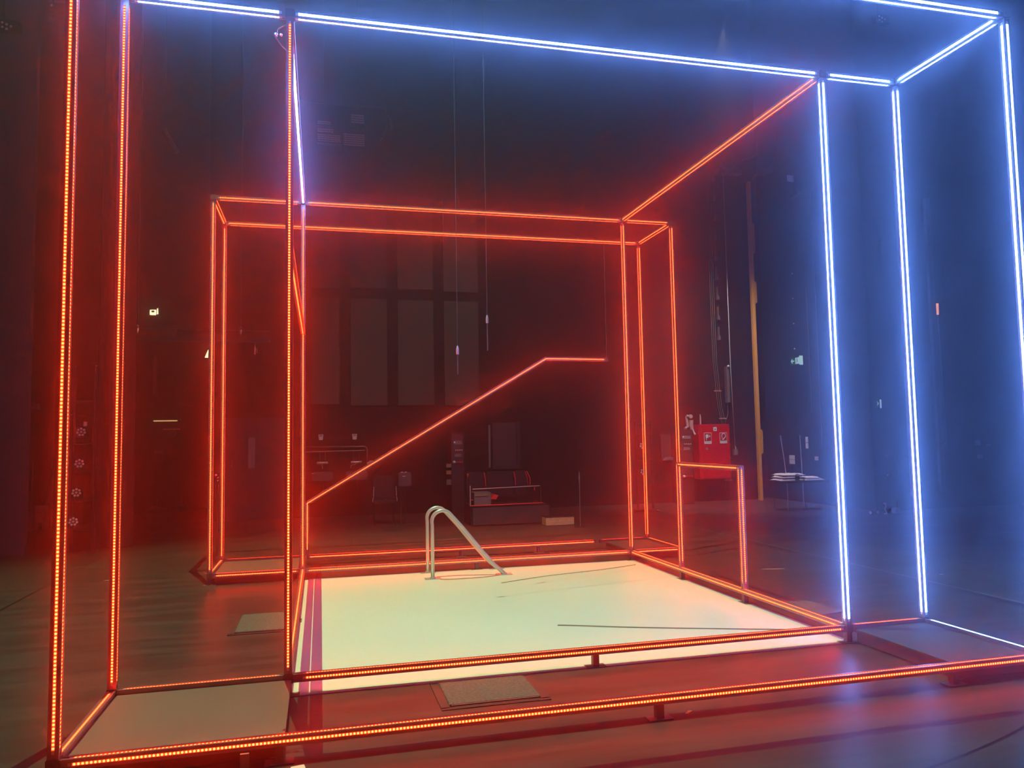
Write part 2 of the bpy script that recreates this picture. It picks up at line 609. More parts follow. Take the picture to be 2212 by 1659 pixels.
# --- front box frame
F = thing('light_cage', 'large front box frame of red and white light bars standing nearest the viewer', 'light frame', (XL, Y1, 0), 'box frames of the light house')
for x, y, c in ((XL, Y1, 'r'), (XR, Y1, 'w'), (XL, Y2, 'r'), (X0, Y2, 'r'), (X1, Y2, 'w'), (XR, Y2, 'w')):
    member(F, 'post', (x, y, ZB), (x, y, ZT), ALLP, c)
member(F, 'rail', (XL, Y1, ZB), (XR, Y1, ZB), ['-y', '+z'], 'r', g0=0.075)
member(F, 'rail', (XL, Y1, ZT), (XR, Y1, ZT), ALLX, 'w')
member(F, 'rail', (XL, Y2, ZT), (X0, Y2, ZT), ALLX, 'w')
member(F, 'rail', (X0, Y2, ZT), (X1, Y2, ZT), ALLX, 'w', g0=0.05)
member(F, 'rail', (X1, Y2, ZT), (XR, Y2, ZT), ALLX, 'w')
member(F, 'rail', (XL, Y2, ZB), (X0, Y2, ZB), ['+z', '+y'], 'r', g0=0.07)
member(F, 'rail', (X0, Y2, ZB), (X1, Y2, ZB), ['-y', '+z', '+y'], 'r', g0=0.10)
member(F, 'rail', (X1, Y2, ZB), (XR, Y2, ZB), ['+z', '+y'], 'r')
member(F, 'rail', (XL, Y1, ZB), (XL, Y2, ZB), ['+z', '-x'], 'r')
member(F, 'rail', (XL, Y1, ZT), (XL, Y2, ZT), ALLY, 'w')
member(F, 'rail', (XR, Y1, ZB), (XR, Y2, ZB), ['+z', '+x'], 'w')
member(F, 'rail', (XR, Y1, ZT), (XR, Y2, ZT), ALLY, 'w')
for x, y in ((XL, Y1), (XR, Y1), (XL, Y2), (X0, Y2), (X1, Y2), (XR, Y2)):
    joint(F, (x, y, ZB)); joint(F, (x, y, ZT))
for x in (XL, X0, 1.89, 3.74, XR):
    foot(F, x, Y1)
for x in (XL, X0, 1.89, X1, XR):
    foot(F, x, Y2)

# --- rear box frame
G = thing('light_cage', 'rear box frame of red light bars beyond the pale floor sheet', 'light frame', (XL, Y3, 0), 'box frames of the light house')
for x, y in ((XL, Y3), (X0, Y3), (X1, Y3), (XR, Y3), (XL, Y4), (XR, Y4)):
    member(G, 'post', (x, y, ZB), (x, y, ZT), ALLP, 'r')
for x0, x1 in ((XL, X0), (X0, X1), (X1, XR)):
    member(G, 'rail', (x0, Y3, ZT), (x1, Y3, ZT), ALLX, 'r')
    member(G, 'rail', (x0, Y3, ZB), (x1, Y3, ZB), ['-y', '+z'], 'r')
member(G, 'rail', (XL, Y4, ZT), (XR, Y4, ZT), ALLX, 'r')
member(G, 'rail', (XL, Y4, ZB), (X0, Y4, ZB), ['+z', '+y'], 'r')
member(G, 'rail', (X0, Y4, ZB), (X1 - 0.06, Y4, ZB), ['-y', '+z'], 'r')
member(G, 'rail', (X1 - 0.06, Y4, ZB), (XR, Y4, ZB), ['+z', '+y'], 'r')
for x in (XL, XR):
    member(G, 'rail', (x, Y3, ZT), (x, Y4, ZT), ALLY, 'r')
member(G, 'rail', (XL, Y3, ZB), (XL, Y4, ZB), ['+z', '-x'], 'r')
member(G, 'rail', (XR, Y3, ZB), (XR, Y4, ZB), ['+z', '+x'], 'r')
for x, y in ((XL, Y3), (X0, Y3), (X1, Y3), (XR, Y3), (XL, Y4), (XR, Y4)):
    joint(G, (x, y, ZB)); joint(G, (x, y, ZT))
for x in (XL, X0, 1.89, X1, XR):
    foot(G, x, Y3)
for x in (XL, -0.62, 1.89, 2.9, XR):
    foot(G, x, Y4)

# --- four rails that tie the front box to the rear box
RG = 'long rails joining the front and rear boxes'


def long_rail(label, x, z, strips, c, extra=None):
    t = thing('light_rail', label, 'light bar', (x, Y2, z - HW), RG)
    member(t, 'profile', (x, Y2, z), (x, Y3, z), strips, c, extra=extra)
    return t


long_rail('white light bar running back overhead along the left side, half hidden by the front post', X0, ZT, ALLY, 'w')
long_rail('red light bar running back overhead along the right side', X1, ZT, ALLY, 'r')
lb = long_rail('red light bar on the floor along the left edge of the pale floor sheet', X0, ZB, ['+z', '-x'], 'r')
rb = long_rail('red light bar on the floor along the right edge of the pale floor sheet', X1, ZB, ['+z', '-x'], 'r')
for y in (2.53, 1.335):
    foot(rb, X1, y, plate='y')
for y in (1.9,):
    foot(lb, X0, y, plate='y')

# --- little doorway of light bars on the right side
D = thing('light_doorway', 'low red doorway outline of light bars standing on the right floor rail', 'light doorway', (X1, 1.335, ZB + HW))
for y in (2.53, 1.335):
    member(D, 'post', (X1, y, ZB + HW), (X1, y, 1.17), ALLP, 'r', e0=0.002, e1=-HW, g1=0.01)
member(D, 'lintel', (X1, 1.335, 1.17), (X1, 2.53, 1.17), ALLY, 'r', g0=0.03, g1=0.03)

# --- header bar on the left side
H = thing('light_header', 'red light bar halfway up the left side, seen nearly end-on beside the tall post', 'light bar', (X0, 1.0, 2.62))
member(H, 'profile', (X0, 0.03, 2.65), (X0, Y3 - 0.03, 2.65), ALLY, 'r', e0=0.0, e1=0.0)

# --- the stair-shaped hand-rail bar hung in the rear box
T = thing('light_stair_rail', 'slanting red light bar climbing like a stair rail to a short level end', 'light bar', (X0, Y4, ZB + HW))
member(T, 'upright', (0.03, Y4, ZB + HW), (0.03, Y4, 0.735), ALLP, 'r', e0=0.001, e1=0.0, g1=0.0)
member(T, 'slope', (0.03, Y4, 0.735), (3.05, Y4, 2.50), ['n+', 'n-', '-y', '+y'], 'r', e0=0.0, e1=0.0, g0=0.0, g1=0.0)
member(T, 'landing', (3.05, Y4, 2.50), (3.90, Y4, 2.495), ['n+', 'n-', '-y', '+y'], 'r', e0=0.0, e1=0.0, g0=0.0, g1=0.05)
joint(T, (3.90, Y4, 2.495), 0.024)
B().cyl((3.90, Y4, 2.50), (3.905, Y4, ZT - 0.02), 0.004, 6).build('suspension_wire', 'dark_metal', T)

# ------------------------------------------------------------------ platforms, floor sheet, floor details
PG = 'low black platforms inside the boxes'


def platform(label, x0, y0, x1, y1, m='platform_top'):
    t = thing('stage_platform', label, 'platform', (x0, y0, 0), PG)
    B().box((x0, y0, 0.075), (x1, y1, 0.098), 0.003).build('deck', m, t)
    B().box((x0 + 0.012, y0 + 0.012, 0.012), (x1 - 0.012, y1 - 0.012, 0.075)).build('skirt', 'platform_side', t)
    for x, y in ((x0 + .05, y0 + .05), (x1 - .05, y0 + .05), (x0 + .05, y1 - .05), (x1 - .05, y1 - .05)):
        B().box((x - .02, y - .02, 0), (x + .02, y + .02, 0.012)).build('foot', 'grey_metal', t)
    return t


pf = platform('brownish platform with creased covering at the front left', XL + .028, Y1 + .028, X0 + .02, Y2 - .03)
platform('dark platform at the front right below the white floor light bar', X1 + .03, Y1 + .028, XR - .028, Y2 - .03, 'platform_dark')
platform('narrow platform in the left end of the rear box', XL + .028, Y3 + .028, X0 - .05, Y4 - .03)
platform('narrow platform in the right end of the rear box', X1 + .03, Y3 + .028, XR - .028, Y4 - .03, 'platform_side')
tag(B().box((-0.168, -1.0, 0), (-0.13, -0.985, 0.072)).build('support_post', 'plastic_grey'), 'short pale grey support post under the front bar at the left', 'post')

# pale dance-floor sheet
vb = B()
nx, ny = 60, 60
xa, xb, ya, yb = 0.012, 3.80, -0.02, 3.85
for j in range(ny + 1):
    for i in range(nx + 1):
        x = xa + (xb - xa) * i / nx
        y = ya + (yb - ya) * j / ny
        z = 0.004
        if 0 < i < nx and 0 < j < ny:
            z += 0.0012 * (math.sin(x * 9 + y * 4.2) * math.sin(y * 6.3 - x * 2))
        vb.v.append(Vector((x, y, max(z, 0.002))))
for j in range(ny):
    for i in range(nx):
        a = j * (nx + 1) + i
        vb.f.append((a, a + 1, a + nx + 2, a + nx + 1))
n = len(vb.v)
ring = [i for i in range(nx + 1)] + [j * (nx + 1) + nx for j in range(1, ny + 1)] + [ny * (nx + 1) + i for i in range(nx - 1, -1, -1)] + [j * (nx + 1) for j in range(ny - 1, 0, -1)]
for q in ring:
    p = vb.v[q]; vb.v.append(Vector((p.x, p.y, 0)))
for t_ in range(len(ring)):
    u_ = (t_ + 1) % len(ring)
    vb.f.append((ring[t_], n + t_, n + u_, ring[u_]))
tag(vb.build('floor_sheet', 'vinyl', smooth=False), 'large pale greenish-white vinyl sheet lying on the floor inside the light frame', 'floor sheet')


# pool hand-rails
def handrail(label, y, sx):
    t = thing('pool_handrail', label, 'handrail', (1.33, y, 0.004), 'pool hand-rails on the pale sheet')
    xa_, xb_ = 1.333, 2.108
    pts = [(xa_, y, 0.01), (xa_, y, 0.56)]
    # arc over the top
    cx, cz, R = xa_ + 0.108, 0.60, 0.112
    for i in range(0, 13):
        a = PI - i / 12 * math.radians(138)
        pts.append((cx + R * math.cos(a), y, cz + R * math.sin(a)))
    pts += [(1.66, y, 0.522), (1.86, y, 0.275), (1.99, y, 0.125), (2.03, y, 0.085), (2.06, y, 0.06), (2.085, y, 0.035), (xb_, y, 0.01)]
    B().tube(pts, 0.0205, 16).build('bent_tube', 'steel', t, smooth=True)
    for x in (xa_, xb_):
        B().box((x - .085, y - .05, .004), (x + .085, y + .05, .009), .002).build('base_plate', 'steel', t)
        B().cyl((x, y, .009), (x, y, .022), .03, 16).build('collar', 'steel', t)
    return t


handrail('bent steel pool hand-rail standing nearer the viewer on the pale sheet', 3.415, 0)
handrail('bent steel pool hand-rail partly hidden behind the nearer one', 3.80, 0)


def wire(label, pts, r, m, group=None, cat='wire', name='wire'):
    P = [Vector(p) for p in pts]
    # Catmull-Rom smoothing
    out = []
    for i in range(len(P) - 1):
        a, b, c, d = P[max(i - 1, 0)], P[i], P[i + 1], P[min(i + 2, len(P) - 1)]
        for s in range(6):
            t = s / 6
            out.append(0.5 * ((2 * b) + (c - a) * t + (2 * a - 5 * b + 4 * c - d) * t * t + (3 * b - a - 3 * c + d) * t ** 3))
    out.append(P[-1])
    return tag(B().tube(out, r, 6).build(name, m, smooth=True), label, cat, group)


wire('thin red wire between the feet of the nearer hand-rail', [(1.40, 3.35, .0085), (1.471, 3.30, .0085), (1.67, 3.29, .0085), (1.86, 3.30, .0085), (2.04, 3.36, .0085)], .0035, 'wire_red')
wire('thin brown wire on the pale sheet running to its rear right corner', [(1.96, 2.918, .009), (2.499, 3.136, .009), (3.187, 3.305, .009), (3.663, 3.48, .009)], .0035, 'wire_tan')
wire('thin grey wire on the pale sheet at the right, near the front', [(1.975, 1.069, .009), (2.054, 1.043, .009), (2.607, .785, .009), (3.679, .36, .009)], .004, 'wire_grey')


def hatch(label, x0, y0, x1, y1, group='floor hatches with speckled covers'):
    t = thing('floor_hatch', label, 'floor hatch', (x0, y0, 0), group)
    B().box((x0, y0, 0.0), (x1, y1, 0.014), .003).build('cover', 'hatch_top', t)
    fr = B()
    for a, b in (((x0 - .05, y0 - .03), (x0, y1 + .03)), ((x1, y0 - .03), (x1 + .05, y1 + .03)), ((x0 - .05, y0 - .05), (x1 + .05, y0 - .015)), ((x0 - .05, y1 + .015), (x1 + .05, y1 + .05))):
        fr.box((a[0], a[1], 0), (b[0], b[1], 0.006))
    fr.build('rim', 'hatch_rim', t)
    B().box((x0 + .01, y0 - .012, 0.008), (x1 - .01, y0 - .002, 0.013)).build('edge_strip', 'grey_metal', t)
    return t


hatch('speckled grey floor hatch between the pale sheet and the front light bar', .87, -.465, 1.39, -.08)
hatch('speckled grey floor hatch left of the pale sheet, cut off by the tall post', -.46, 1.62, -.06, 2.24)
tag(B().prism([(4.04, 1.26), (4.31, 1.21), (4.34, .77), (4.09, .73)], 'z', 0.0, 0.012).build('floor_plate', 'plate_grey'), 'plain grey floor plate behind the right floor light bar', 'plate')
tag(B().prism([(2.047, -.932), (2.062, -.935), (2.106, -.903), (2.086, -.893)], 'z', 0.0, 0.002).build('tape_mark', 'tape_orange'), 'small orange tape mark on the floor under the front light bar', 'tape')
marks = [(-.62, 3.86, .09, .008, .1, 'white tape scrap by the foot of the left rear corner post'),
         (-2.05, 4.55, .10, .012, 0, 'pale tape scrap on the dark floor at the left'),
         (3.15, 2.62, .0, 0, 0, None),
         (4.95, 2.75, .26, .014, -.25, 'long white paint mark on the floor beyond the right floor bar'),
         (6.35, 1.9, .05, .012, 0, 'small white speck mark on the floor far right of the doorway outline'),
         (.08, -1.04, .07, .05, .2, 'scrap of cream tape on the floor by the front left support')]
for x, y, l, w, a, lab in marks:
    if lab:
        c_, s_ = math.cos(a), math.sin(a)
        pl = [(x + u * c_ - v * s_, y + u * s_ + v * c_) for u, v in ((-l / 2, -w / 2), (l / 2, -w / 3), (l / 2, w / 2), (-l / 3, w / 2))]
        tag(B().prism(pl, 'z', 0, .002).build('tape_mark', 'tape_white'), lab, 'tape', 'white marks on the floor')


# hanging wires with weights
def hang(label, x, y, zc, z1):
    t = thing('hanging_wire', label, 'hanging wire', (x, y, z1), 'wires hanging from the grid')
    B().cyl((x, y, zc), (x, y, 13.55), .002, 6).build('wire', 'grey_metal', t)
    B().tube([(x, y, zc + .03), (x, y, zc), (x, y, zc - .05)], [.006, .014, .014], 8).build('clamp', 'bright_steel', t)
    B().cyl((x, y, z1), (x, y, zc - .05), .006, 8).build('weight', 'grey_metal', t)


hang('left one of two thin wires hanging in the middle, with a weight at its end', 1.413, 2.2, 2.30, 2.068)
hang('right one of two thin wires hanging in the middle, ending higher up', 1.786, 2.6, 2.66, 2.338)

# ------------------------------------------------------------------ back wall: wash basins
for i, (x, w) in enumerate(((.222, 'left'), (.869, 'right'))):
    t = thing('wash_basin', '%s of two grey wash basins on the back wall' % w, 'basin', (x, 10.5, .71), 'wash basins on the back wall')
    b = B()
    b.prism([(x - .2, .86), (x + .2, .86), (x + .2, .80), (x + .17, .72), (x - .17, .72), (x - .2, .80)], 'y', 10.36, 10.44)
    b.box((x - .2, 10.44, .72), (x - .165, 10.8, .86)); b.box((x + .165, 10.44, .72), (x + .2, 10.8, .86)); b.box((x - .165, 10.44, .72), (x + .165, 10.8, .76)); b.box((x - .165, 10.74, .76), (x + .165, 10.8, .88))
    b.build('bowl', 'ceramic', t)
    B().cyl((x, 10.6, .72), (x, 10.6, .55), .025).build('drain', 'dark_metal', t)
    f = thing('faucet', 'chrome wall faucet above the %s wash basin' % w, 'faucet', (x, 10.7, 1.05), 'faucets over the wash basins')
    b = B().cyl((x - .08, 10.7, 1.055), (x + .08, 10.7, 1.055), .022, 10)
    b.build('body', 'chrome', f)
    for s in (-1, 1):
        B().ball((x + s * .085, 10.69, 1.055), .03, 10, 6).build('handle', 'chrome', f)
        B().cyl((x + s * .055, 10.78, 1.055), (x + s * .055, 10.78, 1.27), .010, 8).build('supply_pipe', 'dark_metal', f)
    sp = [(x, 10.68, 1.05), (x - .02, 10.62, 1.01), (x - .10 if i else x, 10.58, 1.0), (x - .12 if i else x, 10.55, .95)]
    B().tube(sp, .008, 8).build('spout', 'chrome', f)
    d = thing('soap_dispenser', 'white soap dispenser above the %s wash basin' % w, 'dispenser', (x - .03, 10.74, 1.5), 'soap dispensers on the back wall')
    xx = x - .03
    B().prism([(xx - .048, 1.61), (xx + .048, 1.61), (xx + .036, 1.50), (xx - .036, 1.50)], 'y', 10.70, 10.8).build('case', 'plastic_white', d)
    B().box((xx - .028, 10.694, 1.57), (xx + .028, 10.70, 1.60)).build('window', 'dull_glass', d)
pt = [(-.1, 10.77, 1.37), (1.02, 10.77, 1.355), (1.07, 10.77, 1.34), (1.085, 10.77, 1.29), (1.085, 10.77, .95)]
tag(B().tube(pt, .016, 8).build('water_pipe', 'grey_metal', smooth=True), 'upper water pipe over the basins, bending down at its right end', 'pipe', 'water pipes over the basins')
tag(B().cyl((-.1, 10.77, 1.27), (1.04, 10.77, 1.28), .010, 8).build('water_pipe', 'grey_metal'), 'lower straight water pipe over the basins', 'pipe', 'water pipes over the basins')
v = thing('stop_valve', 'small brass stop valve at the end of the water pipe', 'valve', (1.11, 10.74, 1.03))
B().cyl((1.085, 10.75, 1.02), (1.17, 10.75, 1.05), .02, 10).build('body', 'wood', v)
B().box((1.13, 10.70, 1.06), (1.20, 10.72, 1.075)).build('lever', 'bright_steel', v)


# tall black racks
def rack(label, x0, y0, x1, y1, z1, style):
    t = thing('equipment_rack', label, 'rack', (x0, y0, 0), 'tall dark equipment racks at the back wall')
    B().box((x0, y0, 0.0), (x1, y1, z1), .008).build('cabinet', 'dark_metal', t)
    w = x1 - x0
    yf = y0 - .006
    B().box((x0 + .35 * w * .5, yf, z1 - .20), (x1 - .15 * w, y0, z1 - .13)).build('display', 'plastic_grey', t)
    B().box((x0 + .22 * w, yf - .004, z1 - .165), (x0 + .29 * w, yf, z1 - .15)).build('indicator', 'indicator_white', t)
    for i in range(4):
        xx = x0 + w * (.32 + .16 * i)
        B().box((xx, yf, z1 - .32), (xx + .022, y0, z1 - .30)).build('switch', 'plastic_white', t)
    B().box((x0 + .25 * w, yf, z1 - .44), (x1 - .25 * w, y0, z1 - .38)).build('meter', 'plastic_grey', t)
    B().ball((x0 + .2 * w, y0 - .02, z1 - .54 if style == 0 else z1 - 1.0), .03, 10, 8).build('socket', 'plastic_white', t)
    for i in range(4):
        xx = x0 + w * (.38 + .16 * i)
        zz = z1 - .54 if style == 0 else z1 - 1.0
        B().cyl((xx, y0 - .03, zz), (xx, y0, zz), .018, 10).build('plug', 'fire_red', t)
    return t


rk = rack('tall dark rack with lit panel right of the two basins', 2.62, 9.8, 2.86, 10.3, 1.57, 0)
rack('tall dark rack left of the red fire cabinet', 7.66, 10.3, 7.95, 10.75, 1.59, 1)
for i, (z, w) in enumerate(((.93, 'upper'), (.80, 'middle'), (.60, 'lowest'))):
    B().box((2.53, 9.86, z), (2.62, 9.92, z + (.07 if i < 2 else .10))).build('socket_box', 'crate_wood' if i < 2 else 'plastic_grey', rk)

# wall frame
t = thing('wall_frame', 'empty dark frame on the back wall above the black bench', 'frame', (3.64, 10.74, .83))
for a, b in (((3.64, .84), (3.70, 1.8)), ((4.16, .84), (4.23, 1.8)), ((3.70, .84), (4.16, .91))):
    B().box((a[0], 10.72, a[1]), (b[0], 10.8, b[1])).build('bar', 'dark_metal', t)
B().box((3.70, 10.785, .91), (4.16, 10.8, 1.8)).build('panel', 'door_black', t)
tag(B().box((3.56, 10.76, .87), (3.60, 10.8, 1.75)).build('cable_duct', 'plastic_grey'), 'thin cable duct left of the empty wall frame', 'duct')

# black bench with red piping
t = thing('upholstered_bench', 'black bench with red piping on its cushions at the back, right of the rack', 'bench', (2.62, 8, 0))
B().box((2.63, 8.02, .02), (3.99, 8.6, .33), .01).build('base', 'black_paint', t)
B().box((2.63, 8.0, .30), (3.90, 8.6, .345), .01).build('seat', 'leather_black', t)
B().tube([(2.63, 7.995, .345), (3.2, 7.99, .348), (3.89, 7.995, .353)], .010, 8).build('piping', 'piping_red', t)
B().tube([(2.66, 8.2, .425), (3.0, 8.2, .425)], .010, 8).build('piping', 'piping_red', t)
for x0, x1 in ((2.66, 2.985), (2.995, 3.505), (3.515, 3.76)):
    B().box((x0, 8.45, .42), (x1, 8.6, .89), .03).build('back_cushion', 'leather_black', t)
for x, xt in ((2.99, 2.965), (3.53, 3.50), (3.80, 3.74)):
    B().tube([(x, 8.44, .64), (x - .005, 8.43, .76), (xt, 8.44, .88)], .009, 8).build('piping', 'piping_red', t)
B().tube([(3.76, 8.44, .64), (3.745, 8.43, .76), (3.71, 8.44, .88)], .006, 8).build('piping', 'piping_red', t)
B().prism([(2.655, .87), (2.69, .87), (2.67, .80)], 'y', 8.42, 8.44).build('piping', 'piping_red', t)
B().tube([(3.78, 8.1, .62), (3.785, 8.1, .56)], .010, 8).build('piping', 'piping_red', t)
B().cyl((2.68, 8.05, .62), (3.86, 8.05, .64), .008, 8).build('grab_rail', 'bright_steel', t)
B().cyl((2.64, 8.05, .33), (2.64, 8.05, .68), .010, 8).build('rail_post', 'bright_steel', t)
B().cyl((3.88, 8.05, .33), (3.88, 8.05, .66), .010, 8).build('rail_post', 'dark_metal', t)
t = thing('crate', 'greyish crate of odds and ends on the left half of the black bench', 'crate', (2.70, 8.1, .345))
B().box((2.71, 8.06, .345), (3.0, 8.35, .56), .006).build('case', 'plastic_grey', t)
B().box((2.72, 8.05, .50), (2.94, 8.06, .54)).build('label_strip', 'crate_wood', t)
B().prism([(3.0, .44), (3.10, .43), (3.14, .50), (3.06, .52)], 'y', 8.1, 8.3).build('cloth', 'piping_red', t)
tag(B().box((2.66, 7.95, .02), (4.0, 8.0, .31), .006).build('stage_block', 'platform_side'), 'low dark block in front of the black bench', 'block')

t = thing('wooden_box', 'light brown wooden box on the floor right of the black bench', 'box', (3.83, 7.6, 0))
B().box((3.83, 7.6, .004), (4.325, 7.85, .135), .005).build('body', 'wood', t)
B().box((3.83, 7.6, .135), (4.325, 7.85, .155)).build('lid', 'black_paint', t)
t = thing('thin_stand', 'thin upright microphone-like stand right of the wooden box', 'stand', (4.323, 7.28, 0))
B().cyl((4.323, 7.28, 0.01), (4.323, 7.28, .85), .009, 8).build('pole', 'grey_metal', t)
B().tube([(4.323, 7.28, .72), (4.323, 7.28, .80), (4.322, 7.28, .90)], [.012, .018, .006], 8).build('clutch', 'plastic_grey', t)
B().cyl((4.323, 7.28, 0), (4.323, 7.28, .012), .10, 18).build('base', 'dark_metal', t)

# chair with glinting legs
t = thing('dark_chair', 'dark chair with two chrome arms in the shade below the basins', 'chair', (1.06, 8.8, 0))
B().box((1.09, 8.8, .38), (1.46, 9.2, .43), .01).build('seat', 'leather_black', t)
B().box((1.09, 9.16, .45), (1.46, 9.2, .85), .01).build('backrest', 'leather_black', t)
for x, s in ((1.078, -1), (1.470, 1)):
    B().tube([(x - s * .005, 8.8, .67), (x, 8.8, .55), (x, 8.8, .50)], .008, 8).build('arm', 'bright_steel', t)
    B().tube([(x, 8.8, .485), (x + s * .012, 8.8, .46), (x + s * .014, 8.8, .41)], .008, 8).build('arm_bracket', 'bright_steel', t)
for x in (1.10, 1.45):
    for y in (8.82, 9.18):
        B().cyl((x, y, 0), (x, y, .38), .011, 8).build('leg', 'black_paint', t)
t = thing('grey_box_stand', 'grey control box on two thin legs right of the dark chair', 'control box', (1.62, 8.8, 0))
B().box((1.512, 8.8, .66), (1.735, 8.95, .90), .012).build('case', 'ceramic', t)
B().box((1.58, 8.796, .83), (1.63, 8.80, .845)).build('nameplate', 'plastic_white', t)
for x in (1.555, 1.62):
    B().box((x, 8.82, .90), (x + .04, 8.85, .915)).build('clip', 'plastic_white', t)
for x in (1.56, 1.64):
    B().cyl((x, 8.87, 0), (x, 8.87, .66), .008, 8).build('leg', 'dark_metal', t)
B().box((1.5, 8.80, 0), (1.72, 8.94, .012)).build('base', 'dark_metal', t)

# ------------------------------------------------------------------ fire cabinet corner
t = thing('fire_hose_cabinet', 'bright red fire hose cabinet with white pictogram signs on the back wall', 'fire cabinet', (8.21, 10.5, .61))
B().box((8.22, 10.52, .50), (8.97, 10.8, 1.70), .008).build('body', 'fire_red', t)
dd = B().box((8.29, 10.50, .52), (8.96, 10.52, 1.69), .006).build('door', 'fire_red', t)
B().cyl((8.385, 10.48, 1.165), (8.385, 10.50, 1.165), .028, 16).build('lock', 'chrome', dd)


def sgn(x0, z0, w, h, kind):
    p = B().box((x0, 10.494, z0), (x0 + w, 10.50, z0 + h)).build('pictogram_sign', 'sign_white', t)
    B().box((x0 + .008, 10.491, z0 + .062), (x0 + w - .008, 10.494, z0 + h - .008)).build('red_field', 'sign_red', p)
    yb_ = (10.488, 10.491)
    if kind == 'alarm':
        B().box((x0 + .035, yb_[0], z0 + .13), (x0 + .10, yb_[1], z0 + .205)).prism([(x0 + .035, z0 + .135), (x0 + .055, z0 + .135), (x0 + .055, z0 + .08), (x0 + .045, z0 + .08)], 'y', *yb_).build('call_point_symbol', 'sign_white', p)
        B().cyl((x0 + .128, yb_[0], z0 + .165), (x0 + .128, yb_[1], z0 + .165), .018, 14).build('button_symbol', 'sign_white', p)
    else:
        ring_ = [(x0 + .09 + .045 * math.sin(a), z0 + .165 + .05 * math.cos(a)) for a in [math.radians(g) for g in range(-100, 150, 15)]]
        pth = [(u, 10.489, w_) for u, w_ in ring_] + [(x0 + .07, 10.489, z0 + .085)]
        B().tube(pth, .007, 6).build('hose_symbol', 'sign_white', p)
        B().tube([(x0 + .045, 10.489, z0 + .16), (x0 + .06, 10.489, z0 + .085), (x0 + .095, 10.489, z0 + .08)], .007, 6).build('reel_symbol', 'sign_white', p)
    B().box((x0 + .02, 10.4925, z0 + .028), (x0 + w - .02, 10.494, z0 + .034)).build('caption_line', 'plastic_grey', p)


sgn(8.335, 1.27, .175, .245, 'alarm')
sgn(8.715, 1.275, .175, .235, 'hose')
p = B().box((8.565, 10.494, 1.55), (8.645, 10.50, 1.635)).build('small_sign', 'sign_white', t)
B().box((8.59, 10.491, 1.575), (8.618, 10.494, 1.605)).build('small_mark', 'plastic_grey', p)

t = thing('hydrant_valve', 'pale wall hydrant pipes and valve left of the red fire cabinet', 'valve', (8.11, 10.6, 1.45))
B().tube([(8.06, 10.72, 1.64), (8.06, 10.72, 1.70), (8.04, 10.72, 1.86), (8.06, 10.68, 1.90)], .032, 12).build('riser', 'steel', t)
B().cyl((8.10, 10.66, 1.88), (8.10, 10.62, 1.88), .045, 16).build('coupling', 'steel', t)
B().tube([(8.02, 10.70, 1.63), (7.97, 10.68, 1.62)], .03, 12).build('stub', 'steel', t)
B().tube([(8.13, 10.68, 1.80), (8.13, 10.68, 1.68), (8.145, 10.68, 1.58)], [.05, .045, .04], 14).build('valve_body', 'steel', t)
B().tube([(8.15, 10.66, 1.60), (8.17, 10.64, 1.52), (8.185, 10.62, 1.48)], .022, 10).build('outlet', 'bright_steel', t)
tag(B().tube([(8.39, 10.74, 1.66), (8.39, 10.74, 1.86), (8.385, 10.74, 1.93)], [.018, .018, .010], 10).build('gauge_pipe', 'bright_steel'), 'short chrome pipe standing on top of the red fire cabinet', 'pipe')
for i, dx in enumerate((0, .045, .09)):
    w = ('left', 'middle', 'right')[i]
    tag(B().tube([(8.78 + dx, 10.77, 7.6), (8.76 + dx, 10.77, 4.6), (8.77 + dx, 10.77, 3.1), (8.85 + dx, 10.77, 2.1), (8.93 + dx, 10.77, 1.72), (8.985 + dx, 10.77, .05)], .008, 6).build('wall_conduit', 'grey_metal', smooth=True),
        '%s conduit of three bending down the wall above the fire cabinet' % w, 'conduit', 'conduits beside the fire cabinet')
for z in (2.45, 1.83, 1.25, .95, .66, .45):
    x = 8.80 if z > 2.2 else (8.90 if z > 1.7 else 8.97)
    cl = B()
    cl.box((x - .02, 10.785, z - .006), (x + .15, 10.798, z + .006))
    for dx in (0, .045, .09, .13):
        cl.box((x + dx - .012, 10.745, z - .012), (x + dx + .012, 10.798, z + .012))
    tag(cl.build('conduit_clamp', 'bright_steel'), '%s row of small bright clamps on the conduits by the fire cabinet' % {2.45: 'topmost', 1.83: 'second', 1.25: 'third', .95: 'fourth', .66: 'fifth', .45: 'lowest'}[z], 'clamp', 'clamps on the conduits')
tag(B().tube([(9.19, 10.76, 7.56), (9.197, 10.76, 3.0), (9.234, 10.76, 1.19)], .011, 8).build('wall_pipe', 'steel', smooth=True), 'long thin pale pipe down the wall right of the conduits', 'pipe')
t = thing('junction_box', 'small pale junction box at the foot of the long thin pipe', 'box', (9.235, 10.72, 1.05))
B().box((9.19, 10.72, 1.0), (9.28, 10.8, 1.14), .006).build('case', 'plastic_grey', t)
B().cyl((9.24, 10.74, 1.14), (9.236, 10.75, 1.20), .012, 8).build('gland', 'bright_steel', t)
t = thing('wall_tube_holder', 'grey vertical tube light holder on the wall above the fire cabinet', 'tube holder', (9.08, 10.7, 2.17))
B().box((9.05, 10.68, 2.18), (9.12, 10.8, 3.0), .01).build('case', 'grey_metal', t)
B().ball((9.085, 10.66, 3.0), .028, 10, 8).build('cap', 'plastic_white', t)
B().tube([(9.085, 10.76, 2.18), (9.10, 10.77, 1.95), (9.03, 10.77, 1.75)], .007, 6).build('cable', 'grey_metal', t)

